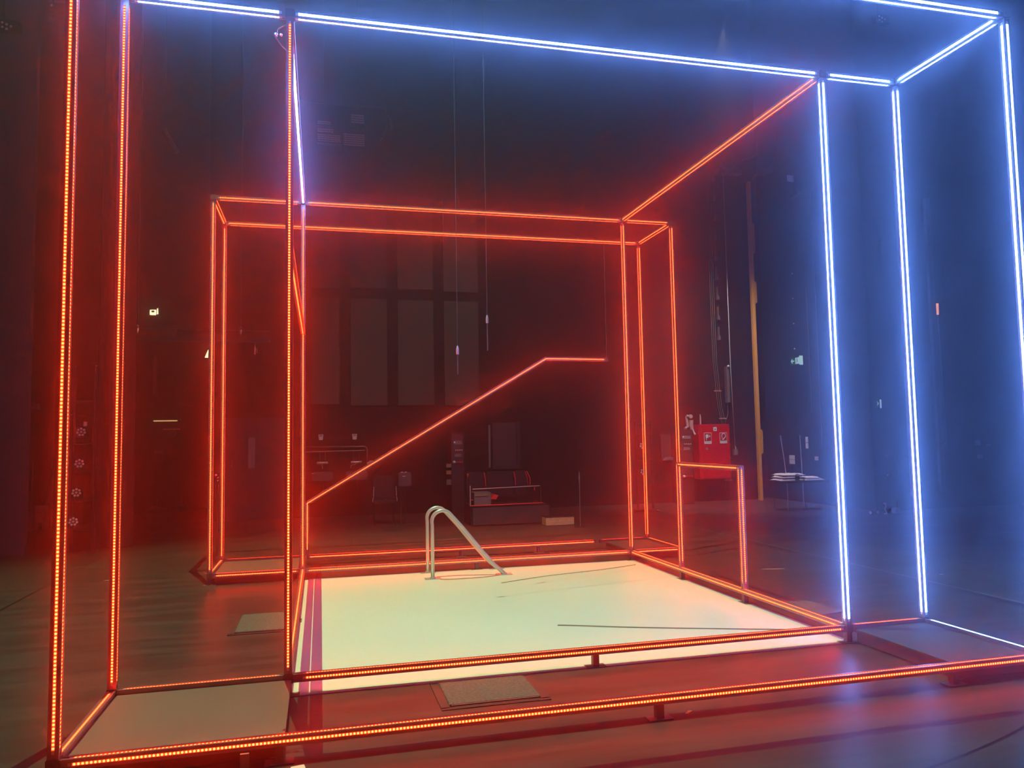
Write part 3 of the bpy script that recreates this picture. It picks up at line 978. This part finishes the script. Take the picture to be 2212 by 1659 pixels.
# chain of cable brackets up the wall left of the thin pipe
for i in range(9):
    z = 3.6 + i * .46
    t = B().box((8.91, 10.72, z), (8.96, 10.8, z + .10), .004)
    t.box((8.925, 10.74, z + .10), (8.94, 10.8, z + .30))
    tag(t.build('cable_bracket', 'grey_metal'), '%s cable bracket from the bottom on the wall above the fire cabinet' % ('first second third fourth fifth sixth seventh eighth ninth'.split()[i]), 'bracket', 'cable brackets up the wall')

# yellow padded edge
t = thing('yellow_edge_post', 'tall thin yellow-brown padded edge of the side opening', 'edge pad', (9.65, 10.4, 0))
B().box((9.60, 10.40, 0.0), (9.675, 10.5, 7.2), .01).build('strip', 'yellow_pad', t)
for z, h in ((5.55, .7), (3.9, 0), (4.4, .5), (1.02, .55)):
    if h:
        B().box((9.675, 10.41, z), (9.74, 10.49, z + h), .02).build('pad', 'yellow_pad', t)

# vent hood and lamps above the opening
t = thing('cloth_hood', 'pale curved hood hanging above the side opening at the top of the yellow edge', 'hood', (10.0, 10.3, 7.2))
hd = B()
cr = [(9.62, 7.22), (9.72, 7.32), (9.9, 7.42), (10.08, 7.55), (10.17, 7.72), (10.17, 7.45), (10.05, 7.33), (9.86, 7.27)]
hd.prism(cr, 'y', 10.15, 10.19)
hd.build('flap', 'panel_grey', t)
B().tube([(10.17, 10.17, 7.6), (10.22, 10.17, 7.95), (10.24, 10.17, 8.5), (10.27, 10.17, 9.4)], .035, 8).build('hose', 'panel_grey', t)
B().tube([(9.60, 10.2, 7.15), (9.63, 10.19, 7.24), (9.72, 10.18, 7.32)], .018, 8).build('lip', 'grey_metal', t)
t = thing('wall_floodlight', 'small cluster of floodlights high on the wall below the red overhead bar', 'floodlight', (9.3, 10.5, 7.5))
B().ball((9.33, 10.5, 7.80), .05, 12, 8).build('bulb', 'panel_grey', t)
B().prism([(9.17, 7.50), (9.25, 7.66), (9.29, 7.62), (9.23, 7.46)], 'y', 10.45, 10.5).build('shade', 'panel_grey', t)
B().prism([(9.30, 7.44), (9.38, 7.62), (9.43, 7.56), (9.38, 7.44)], 'y', 10.45, 10.5).build('shade', 'panel_grey', t)
B().tube([(9.0, 10.55, 7.65), (9.08, 10.55, 7.52), (9.18, 10.55, 7.47)], .025, 8).build('bracket', 'grey_metal', t)
B().tube([(9.3, 10.55, 7.52), (9.5, 10.55, 7.72), (9.8, 10.55, 7.82), (9.98, 10.55, 7.9), (9.98, 10.55, 8.2)], .018, 8).build('cable', 'grey_metal', t)
B().box((9.0, 10.6, 7.45), (9.6, 10.8, 7.55)).build('arm', 'dark_metal', t)
tag(B().prism([(9.55, 6.93), (9.75, 7.02), (9.75, 7.16), (9.55, 7.08)], 'x', 10.17, 10.2).build('wall_tag', 'sign_white'), 'small pale square tag high on the side wall right of the curved hood', 'tag')
tag(B().prism([(9.3, 6.62), (9.62, 6.55), (9.75, 6.62), (9.45, 6.80)], 'x', 10.1, 10.2).build('wall_lamp_shade', 'panel_grey'), 'small dim lamp shade under the pale tag on the side wall', 'lamp')

# recess with sill in the back wall between tower and rack
t = thing('wall_hatch', 'shallow hatch with a pale sill in the back wall left of the dark rack', 'hatch', (7.45, 10.7, .93))
B().box((7.42, 10.78, .96), (7.90, 10.8, 1.50)).build('panel', 'door_black', t)
B().prism([(7.47, .93), (7.9, .93), (7.9, .99), (7.52, .99)], 'y', 10.66, 10.8).build('sill', 'grey_metal', t)
B().box((7.42, 10.74, .96), (7.45, 10.8, 1.46)).build('jamb', 'door_black', t)


# light towers
def par(name, label, c, yaw, group, r=.056):
    t = thing(name, label, 'spotlight', c, group)
    t.rotation_euler = (0, 0, yaw)
    B().tube([(0, .16, 0), (0, .03, 0), (0, 0, 0)], [r * .75, r * 1.05, r * 1.12], 20).build('housing', 'black_paint', t, local=True, smooth=False)
    for i in range(8):
        a = i * PI / 3.5 if i < 7 else 0
        q = (0, -.004, 0) if i == 7 else (r * .68 * math.sin(a), -.004, r * .68 * math.cos(a))
        B().ball(q, r * .25, 10, 6, (1, .5, 1)).build('lens', 'lens_glass', t, local=True)
    B().tube([(-r * 1.2, .06, 0), (-r * 1.2, .06, -r * 1.1), (0, .06, -r * 1.5), (r * 1.2, .06, -r * 1.1), (r * 1.2, .06, 0)], .006, 6).build('yoke', 'black_paint', t, local=True)
    return t


t = thing('lamp_tower', 'dark lamp tower on the far left carrying four round spotlights', 'stand', (-3.05, 7.05, 0))
for x in (-3.16, -2.90):
    B().cyl((x, 7.12, 0.02), (x, 7.12, 2.6), .020, 10).build('upright', 'black_paint', t)
for z in (.30, .70, 1.08, 1.50, 2.1):
    B().cyl((-3.16, 7.12, z), (-2.90, 7.12, z), .014, 8).build('crossbar', 'black_paint', t)
B().box((-3.22, 6.95, 0), (-2.84, 7.3, .02)).build('base', 'black_paint', t)
w = ('topmost', 'second', 'third', 'lowest')
for i, (x, z) in enumerate(((-3.008, 1.66), (-3.021, 1.23), (-3.05, .834), (-3.08, .441))):
    par('round_spotlight', '%s of the four round spotlights on the far left tower' % w[i], (x, 6.9, z), .27, 'round spotlights on the far left tower', .066)
tag(B().box((-2.995, 6.95, 1.74), (-2.955, 6.99, 1.80), .004).build('cable_tag', 'plastic_white'), 'small white tag above the topmost round spotlight', 'tag')
t = thing('lamp_tower', 'dark lamp tower behind the right end of the rear box', 'stand', (6.3, 9.1, 0))
for x in (6.14, 6.46):
    B().cyl((x, 9.12, .05), (x, 9.12, 1.75), .022, 10).build('upright', 'dark_metal', t)
for z in (.2, .6, 1.0, 1.5, 1.7):
    B().cyl((6.14, 9.12, z), (6.46, 9.12, z), .014, 8).build('crossbar', 'dark_metal', t)
B().box((6.05, 9.0, .03), (6.55, 9.3, .06)).build('base', 'dark_metal', t)
for x in (6.28, 6.50):
    B().ball((x, 9.02, .03), .03, 10, 6).build('castor', 'chrome', t)
par('round_spotlight', 'upper spotlight on the right rear tower, half behind a red post', (6.22, 8.98, 1.28), -.1, 'round spotlights on the right rear tower', .075)
par('round_spotlight', 'lower spotlight on the right rear tower, half behind a red post', (6.22, 8.98, .78), -.1, 'round spotlights on the right rear tower', .075)


# curtain leg at the left
def drape(label, x0, x1, y, z1, m='drape_black', name='black_drape', amp=.05, per=.22):
    b = B()
    k_ = max(8, int((x1 - x0) / .02))
    zs = (0.02, z1 * .5, z1)
    for z in zs:
        for i in range(k_ + 1):
            x = x0 + (x1 - x0) * i / k_
            b.v.append(Vector((x, y + amp * math.sin(2 * PI * (x - x0) / per + .6 * math.sin(x * 9)) * (1 - .25 * z / z1), z)))
    for z in zs:
        for i in range(k_ + 1):
            x = x0 + (x1 - x0) * i / k_
            b.v.append(Vector((x, y + .02 + amp * math.sin(2 * PI * (x - x0) / per + .6 * math.sin(x * 9)) * (1 - .25 * z / z1), z)))
    K = k_ + 1
    for j in range(2):
        for i in range(k_):
            a = j * K + i
            b.f.append((a, a + 1, a + K + 1, a + K))
            a += 3 * K
            b.f.append((a, a + K, a + K + 1, a + 1))
    for j in range(2):
        for i in (0, k_):
            a = j * K + i
            b.f.append((a, a + K, a + 4 * K, a + 3 * K))
    return tag(b.build(name, m, smooth=True), label, 'curtain', 'black drapes of the wings')


drape('tall black drape at the left behind the four round spotlights', -2.93, -2.45, 7.4, 13.0)

# left wing clutter
t = thing('wooden_crate', 'small wooden crate in the far left wing', 'crate', (-4.66, 10.5, 0))
B().box((-4.78, 10.5, .13), (-4.55, 10.8, .30), .004).build('body', 'crate_wood', t)
B().box((-4.72, 10.55, .30), (-4.56, 10.75, .42), .004).build('lid', 'crate_wood', t)
for x in (-4.76, -4.59):
    B().box((x, 10.52, 0), (x + .03, 10.78, .13)).build('foot', 'crate_wood', t)
t = thing('wing_cabinet', 'tall dim cabinet in the far left wing behind the crate', 'cabinet', (-4.3, 10.9, 0))
B().box((-4.62, 10.9, .02), (-4.05, 11.4, 1.95), .01).build('body', 'door_black', t)
B().box((-4.58, 10.885, 1.06), (-4.53, 10.90, 1.15)).build('sticker', 'plastic_grey', t)
B().cyl((-4.45, 10.88, .95), (-4.45, 10.9, .95), .015, 8).build('lock', 'grey_metal', t)
B().box((-4.62, 10.89, 0), (-4.05, 10.92, .02)).build('plinth', 'black_paint', t)
tag(B().cyl((-4.745, 10.45, .33), (-4.745, 10.45, 1.2), .012, 8).box((-4.80, 10.40, 0), (-4.70, 10.5, .33)).build('broom', 'grey_metal'), 'thin pole leaning upright left of the wooden crate', 'pole')
t = thing('wall_speaker', 'small pale box on a bracket high in the far left wing', 'speaker', (-4.75, 10.5, 2.1))
B().box((-4.80, 10.5, 2.14), (-4.70, 10.6, 2.24), .005).build('case', 'plastic_grey', t)
B().tube([(-4.79, 10.55, 2.24), (-4.79, 10.55, 2.40)], .006, 6).build('bracket', 'plastic_grey', t)
B().box((-4.82, 10.6, 2.1), (-4.68, 14.2, 2.12)).build('arm', 'black_paint', t)
tag(B().tube([(-4.73, 10.86, 0.02), (-4.40, 10.86, 1.75), (-4.28, 10.86, 2.40)], .02, 8).build('leaning_pole', 'dark_metal'), 'dim slanting pole in the far left wing above the cabinet', 'pole')
t = thing('flood_lamp', 'small lit square work lamp high in the deep left wing', 'lamp', (-3.42, 13.5, 4.3))
B().box((-3.55, 13.5, 4.32), (-3.30, 13.6, 4.53), .02).build('housing', 'dark_metal', t)
B().box((-3.49, 13.485, 4.34), (-3.36, 13.5, 4.46), .008).build('lamp_face', 'lamp_warm', t)
B().box((-3.455, 13.478, 4.40), (-3.395, 13.485, 4.44)).build('filament_shield', 'dark_metal', t)
B().prism([(-3.345, 4.36), (-3.315, 4.37), (-3.325, 4.50), (-3.345, 4.48)], 'y', 13.48, 13.5).build('side_glow', 'lamp_warm', t)
B().box((-3.46, 13.6, 4.38), (-3.40, 14.2, 4.44)).build('bracket', 'dark_metal', t)
t = thing('tube_lamp', 'lit horizontal tube lamp low in the deep left wing', 'lamp', (-3.2, 13.9, 2.0))
B().cyl((-3.46, 13.9, 2.0), (-2.96, 13.9, 2.0), .014, 10).build('tube', 'tube_warm', t)
B().box((-3.5, 13.91, 2.01), (-2.92, 14.2, 2.06)).build('fitting', 'dark_metal', t)
t = thing('notice_board', 'pale rounded notice board below the lit tube lamp', 'board', (-3.38, 14.1, 1.03))
B().box((-3.49, 14.12, 1.04), (-3.28, 14.2, 1.42), .02).build('board', 'panel_grey', t)
B().box((-3.48, 14.10, 1.26), (-3.30, 14.12, 1.34)).build('header', 'plastic_grey', t)
t = thing('wall_clock', 'round dim wall fan below the lit tube lamp', 'fan', (-3.11, 14.1, 1.72))
t.name = 'wall_fan'
B().cyl((-3.11, 14.08, 1.72), (-3.11, 14.2, 1.72), .09, 20).build('housing', 'dark_metal', t)
B().box((-3.30, 14.1, 1.80), (-2.95, 14.2, 1.83)).build('bracket', 'wood', t)
t = thing('wing_bench', 'dim low bench with thin posts at the back of the left wing', 'bench', (-3.1, 13.6, 0))
B().box((-3.46, 13.5, .0), (-2.70, 13.9, .10), .005).build('seat', 'panel_grey', t)
for x in (-3.31, -2.91, -2.80):
    B().cyl((x, 13.6, .10), (x, 13.6, .29), .01, 6).build('post', 'grey_metal', t)
t = thing('cone_lamp', 'small bright cone-shaped lamp beside the left rear corner post', 'lamp', (-2.28, 13.5, 3.4))
B().prism([(-2.335, 3.40), (-2.27, 3.40), (-2.262, 3.58), (-2.275, 3.56)], 'y', 13.47, 13.52).build('shade', 'lamp_warm', t)
B().box((-2.31, 13.52, 3.45), (-2.28, 14.2, 3.48)).build('bracket', 'dark_metal', t)
tag(B().tube([(-2.99, 14.165, 2.41), (-2.85, 14.165, 2.37), (-2.68, 14.165, 2.33)], [.03, .025, .01], 8).build('rolled_cloth', 'panel_grey'), 'pale rolled cloth above the lit tube lamp', 'cloth')
tag(B().box((-3.52, 14.1, 2.6), (-3.44, 14.2, 3.5), .01).build('cable_duct', 'grey_metal'), 'dim vertical cable trunk left of the lit tube lamp', 'duct')

# rigging bar with clamps
t = thing('rigging_bar', 'dim horizontal rigging bar at mid height behind the left end of the rear box', 'rigging bar', (-2.9, 9, 3.2))
B().cyl((-2.95, 9, 3.40), (-.66, 9, 3.375), .022, 10).build('top_tube', 'dark_metal', t)
B().box((-2.95, 8.95, 3.19), (-.66, 9.05, 3.28), .005).build('bottom_tray', 'dark_metal', t)
for x in (-2.76, -1.14):
    B().cyl((x, 9, 3.43), (x, 9, 13.5), .006, 6).build('hoist_wire', 'grey_metal', t)
    B().tube([(x, 8.97, 3.46), (x + .02, 8.97, 3.43), (x, 8.97, 3.40), (x - .02, 8.97, 3.43), (x, 8.97, 3.46)], .006, 6).build('shackle', 'chrome', t)
    B().tube([(x, 8.97, 3.40), (x, 8.97, 3.36), (x, 8.97, 3.32)], [.03, .02, .006], 8).build('clamp', 'chrome', t)
for x in (-2.2, -1.6):
    B().box((x, 8.95, 3.28), (x + .04, 9.05, 3.40)).build('spacer', 'dark_metal', t)
t = thing('hook_clamp', 'small chrome clamp hanging below the dim rigging bar', 'clamp', (-.90, 9, 3.0))
B().cyl((-.91, 8.98, 2.98), (-.91, 8.98, 3.12), .014, 8).build('stem', 'chrome', t)
B().tube([(-.91, 8.98, 3.10), (-.87, 8.98, 3.06), (-.875, 8.98, 3.01)], .008, 6).build('hook', 'chrome', t)
B().cyl((-.91, 8.98, 3.12), (-.91, 9.0, 3.19), .006, 6).build('link', 'chrome', t)
t = thing('standby_switch', 'tiny control box with a red lamp between the two left rear posts', 'control box', (-1.13, 6.0, .0))
B().box((-1.17, 6.0, .93), (-1.09, 6.05, 1.10), .006).build('case', 'black_paint', t)
B().cyl((-1.147, 5.99, 1.056), (-1.147, 6.0, 1.056), .011, 12).build('red_lamp', 'indicator_red', t)
for z in (1.02, .985):
    B().cyl((-1.122, 5.985, z), (-1.122, 6.0, z), .011, 10).build('knob', 'chrome', t)
B().cyl((-1.13, 6.03, .0), (-1.13, 6.03, .93), .012, 8).build('pole', 'black_paint', t)

# ------------------------------------------------------------------ flown lamps
t = thing('flown_panel_light', 'group of flown grid-faced panel lights in the dark top left', 'panel light', (.5, 9.5, 6.9))


def grid_face(parent, x0, z0, x1, z1, tilt, nx_, nz_):
    b = B()
    for i in range(nx_):
        for j in range(nz_):
            cx = x0 + (x1 - x0) * (i + .5) / nx_
            cz = z0 + (z1 - z0) * (j + .5) / nz_
            w, h = (x1 - x0) / nx_ * .28, (z1 - z0) / nz_ * .26
            b.box((cx - w, 9.485, cz - h), (cx + w, 9.495, cz + h))
    return b.build('cell_grid', 'plastic_white', parent)


for x0, z0, x1, z1, nx_, nz_ in ((.13, 7.20, .42, 7.28, 14, 2), (.13, 7.35, .37, 7.42, 14, 2), (.74, 7.42, .98, 7.60, 14, 4), (.13, 7.02, .55, 7.17, 16, 4), (.60, 6.98, .99, 7.22, 18, 6)):
    h = B().box((x0 - .01, 9.495, z0 - .01), (x1 + .01, 9.62, z1 + .01)).build('lamp_head', 'dark_metal', t)
    grid_face(h, x0, z0, x1, z1, 0, nx_, nz_)
B().cyl((-.2, 9.7, 7.85), (1.6, 9.7, 7.85), .025, 10).build('pipe', 'dark_metal', t)
for x in (.25, .85):
    B().box((x, 9.56, 7.0), (x + .03, 9.72, 7.88)).build('yoke', 'dark_metal', t)
    B().cyl((x, 9.7, 7.87), (x, 9.7, 13.6), .006, 6).build('hoist_wire', 'dark_metal', t)
t = thing('flown_loudspeaker', 'dim curved reflector lamp flown right of the panel lights', 'lamp', (1.4, 9.5, 7.3))
B().tube([(1.38, 9.5, 7.80), (1.41, 9.5, 7.6), (1.40, 9.5, 7.4), (1.33, 9.5, 7.2), (1.28, 9.5, 7.12)], .010, 6).build('rim', 'grey_metal', t)
B().prism([(1.44, 7.66), (1.50, 7.55), (1.52, 7.42), (1.49, 7.33)], 'y', 9.5, 9.56).build('reflector', 'grey_metal', t)
B().cyl((1.40, 9.55, 7.5), (1.40, 9.7, 7.85), .02, 8).build('yoke', 'dark_metal', t)
t.name = 'flown_reflector_lamp'
t = thing('flown_spotlight', 'dim slanting tube hanging in the dark left of the tall red post', 'tube', (-2.5, 10, 6.8))
t.name = 'hanging_tube'
B().tube([(-2.59, 10, 7.22), (-2.37, 10, 6.80)], .05, 12).build('tube', 'grey_metal', t)
B().cyl((-2.58, 10, 7.2), (-2.58, 10, 13.6), .005, 6).build('wire', 'dark_metal', t)


def flown(label, x, y, z, n_):
    t = thing('flown_led_bar', label, 'lamp', (x, y, z), 'little flown lamps at the top corners')
    B().box((x - .05, y, z - .05), (x + .20, y + .10, z + .10), .01).build('housing', 'black_paint', t)
    for i in range(n_):
        B().ball((x + .0 + .05 * (i % 3), y - .005, z + .05 - .02 * i), .016, 8, 6, (1, .5, 1)).build('lens', 'lens_glass', t)
    B().cyl((x, y + .05, z + .1), (x, y + .05, 13.6), .008, 6).build('hanger', 'black_paint', t)


flown('tiny row of dim lenses flown in the top left corner', -3.78, 6, 6.86, 5)
flown('single bright little lens flown near the top left corner', -3.22, 6, 7.16, 1)
flown('tiny row of dim lenses flown in the blue top right corner', 8.66, 5, 7.90, 5)


# ------------------------------------------------------------------ right wing
def exit_sign_big():
    t = thing('exit_sign', 'green exit sign with white arrow and running figure on the blue side wall', 'exit sign', (10.15, 9.85, 2.93), 'green exit signs')
    B().box((10.14, 9.52, 2.945), (10.2, 9.87, 3.11), .004).build('box', 'sign_green', t)
    B().box((10.136, 9.70, 2.95), (10.14, 9.865, 3.105)).build('green_field', 'exit_green_glow', t)
    B().box((10.136, 9.555, 2.96), (10.14, 9.69, 3.095)).build('lit_field', 'exit_glow', t)
    B().box((10.12, 9.515, 2.93), (10.2, 9.535, 3.125)).build('lit_edge', 'exit_glow', t)
    ar = B().prism([(9.845, 3.028), (9.80, 3.075), (9.78, 3.075), (9.81, 3.04), (9.73, 3.04), (9.73, 3.016), (9.81, 3.016), (9.78, 2.981), (9.80, 2.981)], 'x', 10.132, 10.136)
    ar.build('arrow', 'exit_glow', t)
    mn = B()
    mn.ball((10.133, 9.628, 3.078), .011, 8, 6, (.3, 1, 1))
    for a, b, r in (((9.628, 3.062), (9.622, 3.025), .009), ((9.622, 3.025), (9.645, 3.0), .006), ((9.645, 3.0), (9.640, 2.975), .006), ((9.622, 3.025), (9.603, 3.005), .006), ((9.603, 3.005), (9.580, 3.0), .006), ((9.628, 3.055), (9.652, 3.045), .005), ((9.626, 3.05), (9.600, 3.04), .005)):
        mn.cyl((10.133, *a), (10.133, *b), r * .7, 6)
    mn.build('running_figure', 'sign_green', t)


exit_sign_big()
t = thing('exit_sign', 'tiny second green exit sign on the far blue wall between the white posts', 'exit sign', (10.3, 7.4, 1.9), 'green exit signs')
B().box((10.235, 7.44, 1.93), (10.35, 7.5, 2.06), .003).build('box', 'sign_green', t)
B().box((10.342, 7.41, 1.91), (10.354, 7.44, 2.07)).build('lit_edge', 'exit_glow', t)
B().prism([(10.275, 2.04), (10.325, 1.998), (10.275, 1.955), (10.292, 1.998)], 'y', 7.435, 7.44).build('arrow', 'exit_glow', t)

# table with cloths
t = thing('black_table', 'black table with tall thin rear posts in the blue right wing', 'table', (9.0, 8.2, 0))
B().box((8.58, 7.86, .545), (9.49, 8.5, .575), .004).build('tabletop', 'black_paint', t)
for x in (8.845, 9.185):
    B().cyl((x, 8.25, 0), (x, 8.25, .545), .011, 8).build('leg', 'steel', t)
    B().cyl((x, 8.25, .575), (x - .10 if x < 9 else x - .02, 8.25, 1.43), .009, 8).build('rear_post', 'steel', t)
B().cyl((9.33, 8.4, 0), (9.33, 8.4, .545), .009, 8).build('leg', 'dark_metal', t)
B().cyl((8.65, 8.4, 0), (8.65, 8.4, .545), .009, 8).build('leg', 'dark_metal', t)


def cloth(label, x0, x1, z0, z1, y0, y1, sd):
    rnd = random.Random(sd)
    b = B()
    nx_, ny_ = 14, 5
    g = {}
    for s in (0, 1):
        for j in range(ny_ + 1):
            for i in range(nx_ + 1):
                e = min(i, nx_ - i, j, ny_ - j)
                x = x0 + (x1 - x0) * i / nx_ + rnd.uniform(-.012, .012)
                y = y0 + (y1 - y0) * j / ny_ + rnd.uniform(-.01, .01)
                z = z0 if s == 0 else z0 + (z1 - z0) * (.35 if e == 0 else .85 + rnd.uniform(-.2, .15))
                g[s, i, j] = len(b.v)
                b.v.append(Vector((x, y, max(z, z0))))
    for j in range(ny_):
        for i in range(nx_):
            b.f.append((g[0, i, j], g[0, i, j + 1], g[0, i + 1, j + 1], g[0, i + 1, j]))
            b.f.append((g[1, i, j], g[1, i + 1, j], g[1, i + 1, j + 1], g[1, i, j + 1]))
    for i in range(nx_):
        b.f.append((g[0, i, 0], g[0, i + 1, 0], g[1, i + 1, 0], g[1, i, 0]))
        b.f.append((g[0, i, ny_], g[1, i, ny_], g[1, i + 1, ny_], g[0, i + 1, ny_]))
    for j in range(ny_):
        b.f.append((g[0, 0, j], g[1, 0, j], g[1, 0, j + 1], g[0, 0, j + 1]))
        b.f.append((g[0, nx_, j], g[0, nx_, j + 1], g[1, nx_, j + 1], g[1, nx_, j]))
    tag(b.build('folded_cloth', 'cloth_white', smooth=True), label, 'cloth', 'folded white cloths on the black table')


cloth('bottom white cloth of the left stack on the black table', 8.58, 9.05, .575, .625, 8.02, 8.4, 1)
cloth('middle white cloth of the left stack on the black table', 8.60, 9.07, .626, .672, 8.03, 8.4, 2)
cloth('topmost white cloth of the left stack on the black table', 8.62, 9.10, .673, .712, 8.04, 8.4, 3)
cloth('flat lower white cloth at the right end of the black table', 9.09, 9.50, .575, .605, 8.02, 8.4, 4)
cloth('crumpled upper white cloth at the right end of the black table', 9.12, 9.42, .606, .645, 8.04, 8.35, 5)
t = thing('small_lamp', 'small black round lamp with a bright glint in front of the white cloths', 'lamp', (8.86, 7.93, .575))
B().ball((8.86, 7.94, .655), .045, 12, 8, (1, .7, 1.2)).build('housing', 'black_paint', t)
B().ball((8.86, 7.905, .68), .022, 10, 6, (1, .5, 1)).build('lens', 'chrome', t)
B().cyl((8.86, 7.94, .575), (8.86, 7.94, .62), .04, 14).build('base', 'black_paint', t)
for i, (y, z, w_, h_, lab) in enumerate(((10.02, .80, .14, .19, 'bright double switch plate on the side wall above the white cloths'), (9.47, 1.14, .035, .25, 'slim vertical chrome handle on the side wall right of the exit sign'), (9.17, .90, .07, .08, 'small pale socket on the side wall nearest the white post'))):
    t = thing('wall_switch', lab, 'switch', (10.17, y, z), 'fittings on the blue side wall')
    B().box((10.15, y - w_ / 2, z), (10.2, y + w_ / 2, z + h_ * .48), .004).build('plate', 'plastic_white', t)
    B().box((10.15, y - w_ / 2, z + h_ * .52), (10.2, y + w_ / 2, z + h_), .004).build('plate', 'plastic_white', t)
for i, (y, z0, z1) in enumerate(((9.25, 1.9, 5.2), (8.95, 1.2, 6.5))):
    tag(B().cyl((10.17, y, z0), (10.17, y, z1), .009, 6).build('wall_cable', 'grey_metal'), ('shorter' if i == 0 else 'longer') + ' thin cable down the blue side wall left of the white post', 'cable', 'thin cables on the side wall')
for i in range(4):
    z = 3.3 + i * .55
    tag(B().ball((10.17, 9.75 - .01 * i, z), .016, 8, 6).build('wall_stud', 'plastic_white'), 'tiny white stud %s above the green exit sign on the side wall' % ('just', 'second', 'third', 'fourth and highest')[i], 'stud', 'studs on the side wall')
# bits on the floor at the far right
t = thing('floor_fitting', 'bright white metal fitting on the floor between the white posts', 'fitting', (9.98, 7.0, 0))
B().tube([(9.97, 7, .19), (9.985, 7, .14), (9.96, 7, .09), (9.995, 7, .03), (9.99, 7, .005)], .012, 8).build('stem', 'bright_steel', t)
B().ball((9.965, 7, .19), .028, 10, 6, (1.2, 1, .7)).build('head', 'plastic_white', t)
B().cyl((9.99, 7, 0), (9.99, 7, .012), .04, 12).build('base', 'bright_steel', t)
t = thing('floor_lamp_unit', 'dim metal floor unit right of the bright white fitting', 'floor unit', (10.22, 6.98, 0))
B().box((10.17, 6.96, .0), (10.27, 7.1, .10), .015).build('case', 'grey_metal', t)
B().box((10.225, 6.98, .10), (10.245, 7.0, .20)).build('handle', 'grey_metal', t)
for i, (x, z) in enumerate(((9.70, .02), (9.86, .02))):
    tag(B().ball((x, 7.05, z + .012), .03, 8, 6, (1, .6, 1)).build('metal_scrap', 'bright_steel'), ('left' if i == 0 else 'right') + ' little metal scrap on the floor left of the bright white fitting', 'scrap', 'metal scraps on the floor')
for i, (x, z) in enumerate(((10.45, 1.02), (10.47, .66))):
    tag(B().ball((x, 7.47, z), .03, 8, 6, (1, .5, .7)).build('wall_hook', 'bright_steel'), ('upper' if i == 0 else 'lower') + ' small bright hook on the far blue wall', 'hook', 'hooks on the far blue wall')
t = thing('wall_track', 'tall dim vertical track on the far blue wall left of the right white post', 'track', (11.0, 7.42, .2))
B().box((10.96, 7.44, .25), (11.0, 7.5, 6.5), .004).build('rail', 'grey_metal', t)
B().box((11.6, 7.42, .3), (11.72, 7.5, 6.0), .006).build('rail', 'dark_metal', t)
t = thing('torch_pole', 'thin pole with a small orange-lit tip on the far blue wall', 'lamp pole', (11.76, 7.4, 1.0))
B().cyl((11.77, 7.42, 1.05), (11.74, 7.42, 3.75), .010, 8).build('pole', 'grey_metal', t)
B().tube([(11.742, 7.42, 3.70), (11.74, 7.42, 3.92)], [.020, .026], 8).build('lit_tip', 'lamp_orange', t)
for z in (1.2, 3.4):
    B().box((11.745, 7.43, z), (11.775, 7.5, z + .03)).build('bracket', 'grey_metal', t)
t = thing('wall_panel_box', 'pair of small pale switch boxes on the far blue wall at right', 'switch', (12.57, 7.45, .95))
B().box((12.50, 7.46, 1.17), (12.60, 7.5, 1.27), .004).build('upper_box', 'plastic_grey', t)
B().box((12.54, 7.46, .92), (12.64, 7.5, .99), .004).build('lower_box', 'plastic_grey', t)
B().box((12.74, 7.47, 1.165), (12.86, 7.5, 1.185)).build('side_clip', 'plastic_grey', t)

# sloping joint details on the front post
t = thing('cable_clip', 'little chrome clips and loop of cable behind the head of the tall middle post', 'clip', (-.06, 0.05, 3.98))
B().tube([(-.03, .05, 4.06), (-.075, .05, 4.03), (-.085, .05, 3.97), (-.05, .05, 3.92), (-.025, .05, 3.90)], .0035, 6).build('cable', 'grey_metal', t)
B().ball((-.085, .045, 3.99), .012, 8, 6).build('clip', 'chrome', t)
B().ball((-.055, .045, 3.99), .010, 8, 6).build('clip', 'chrome', t)
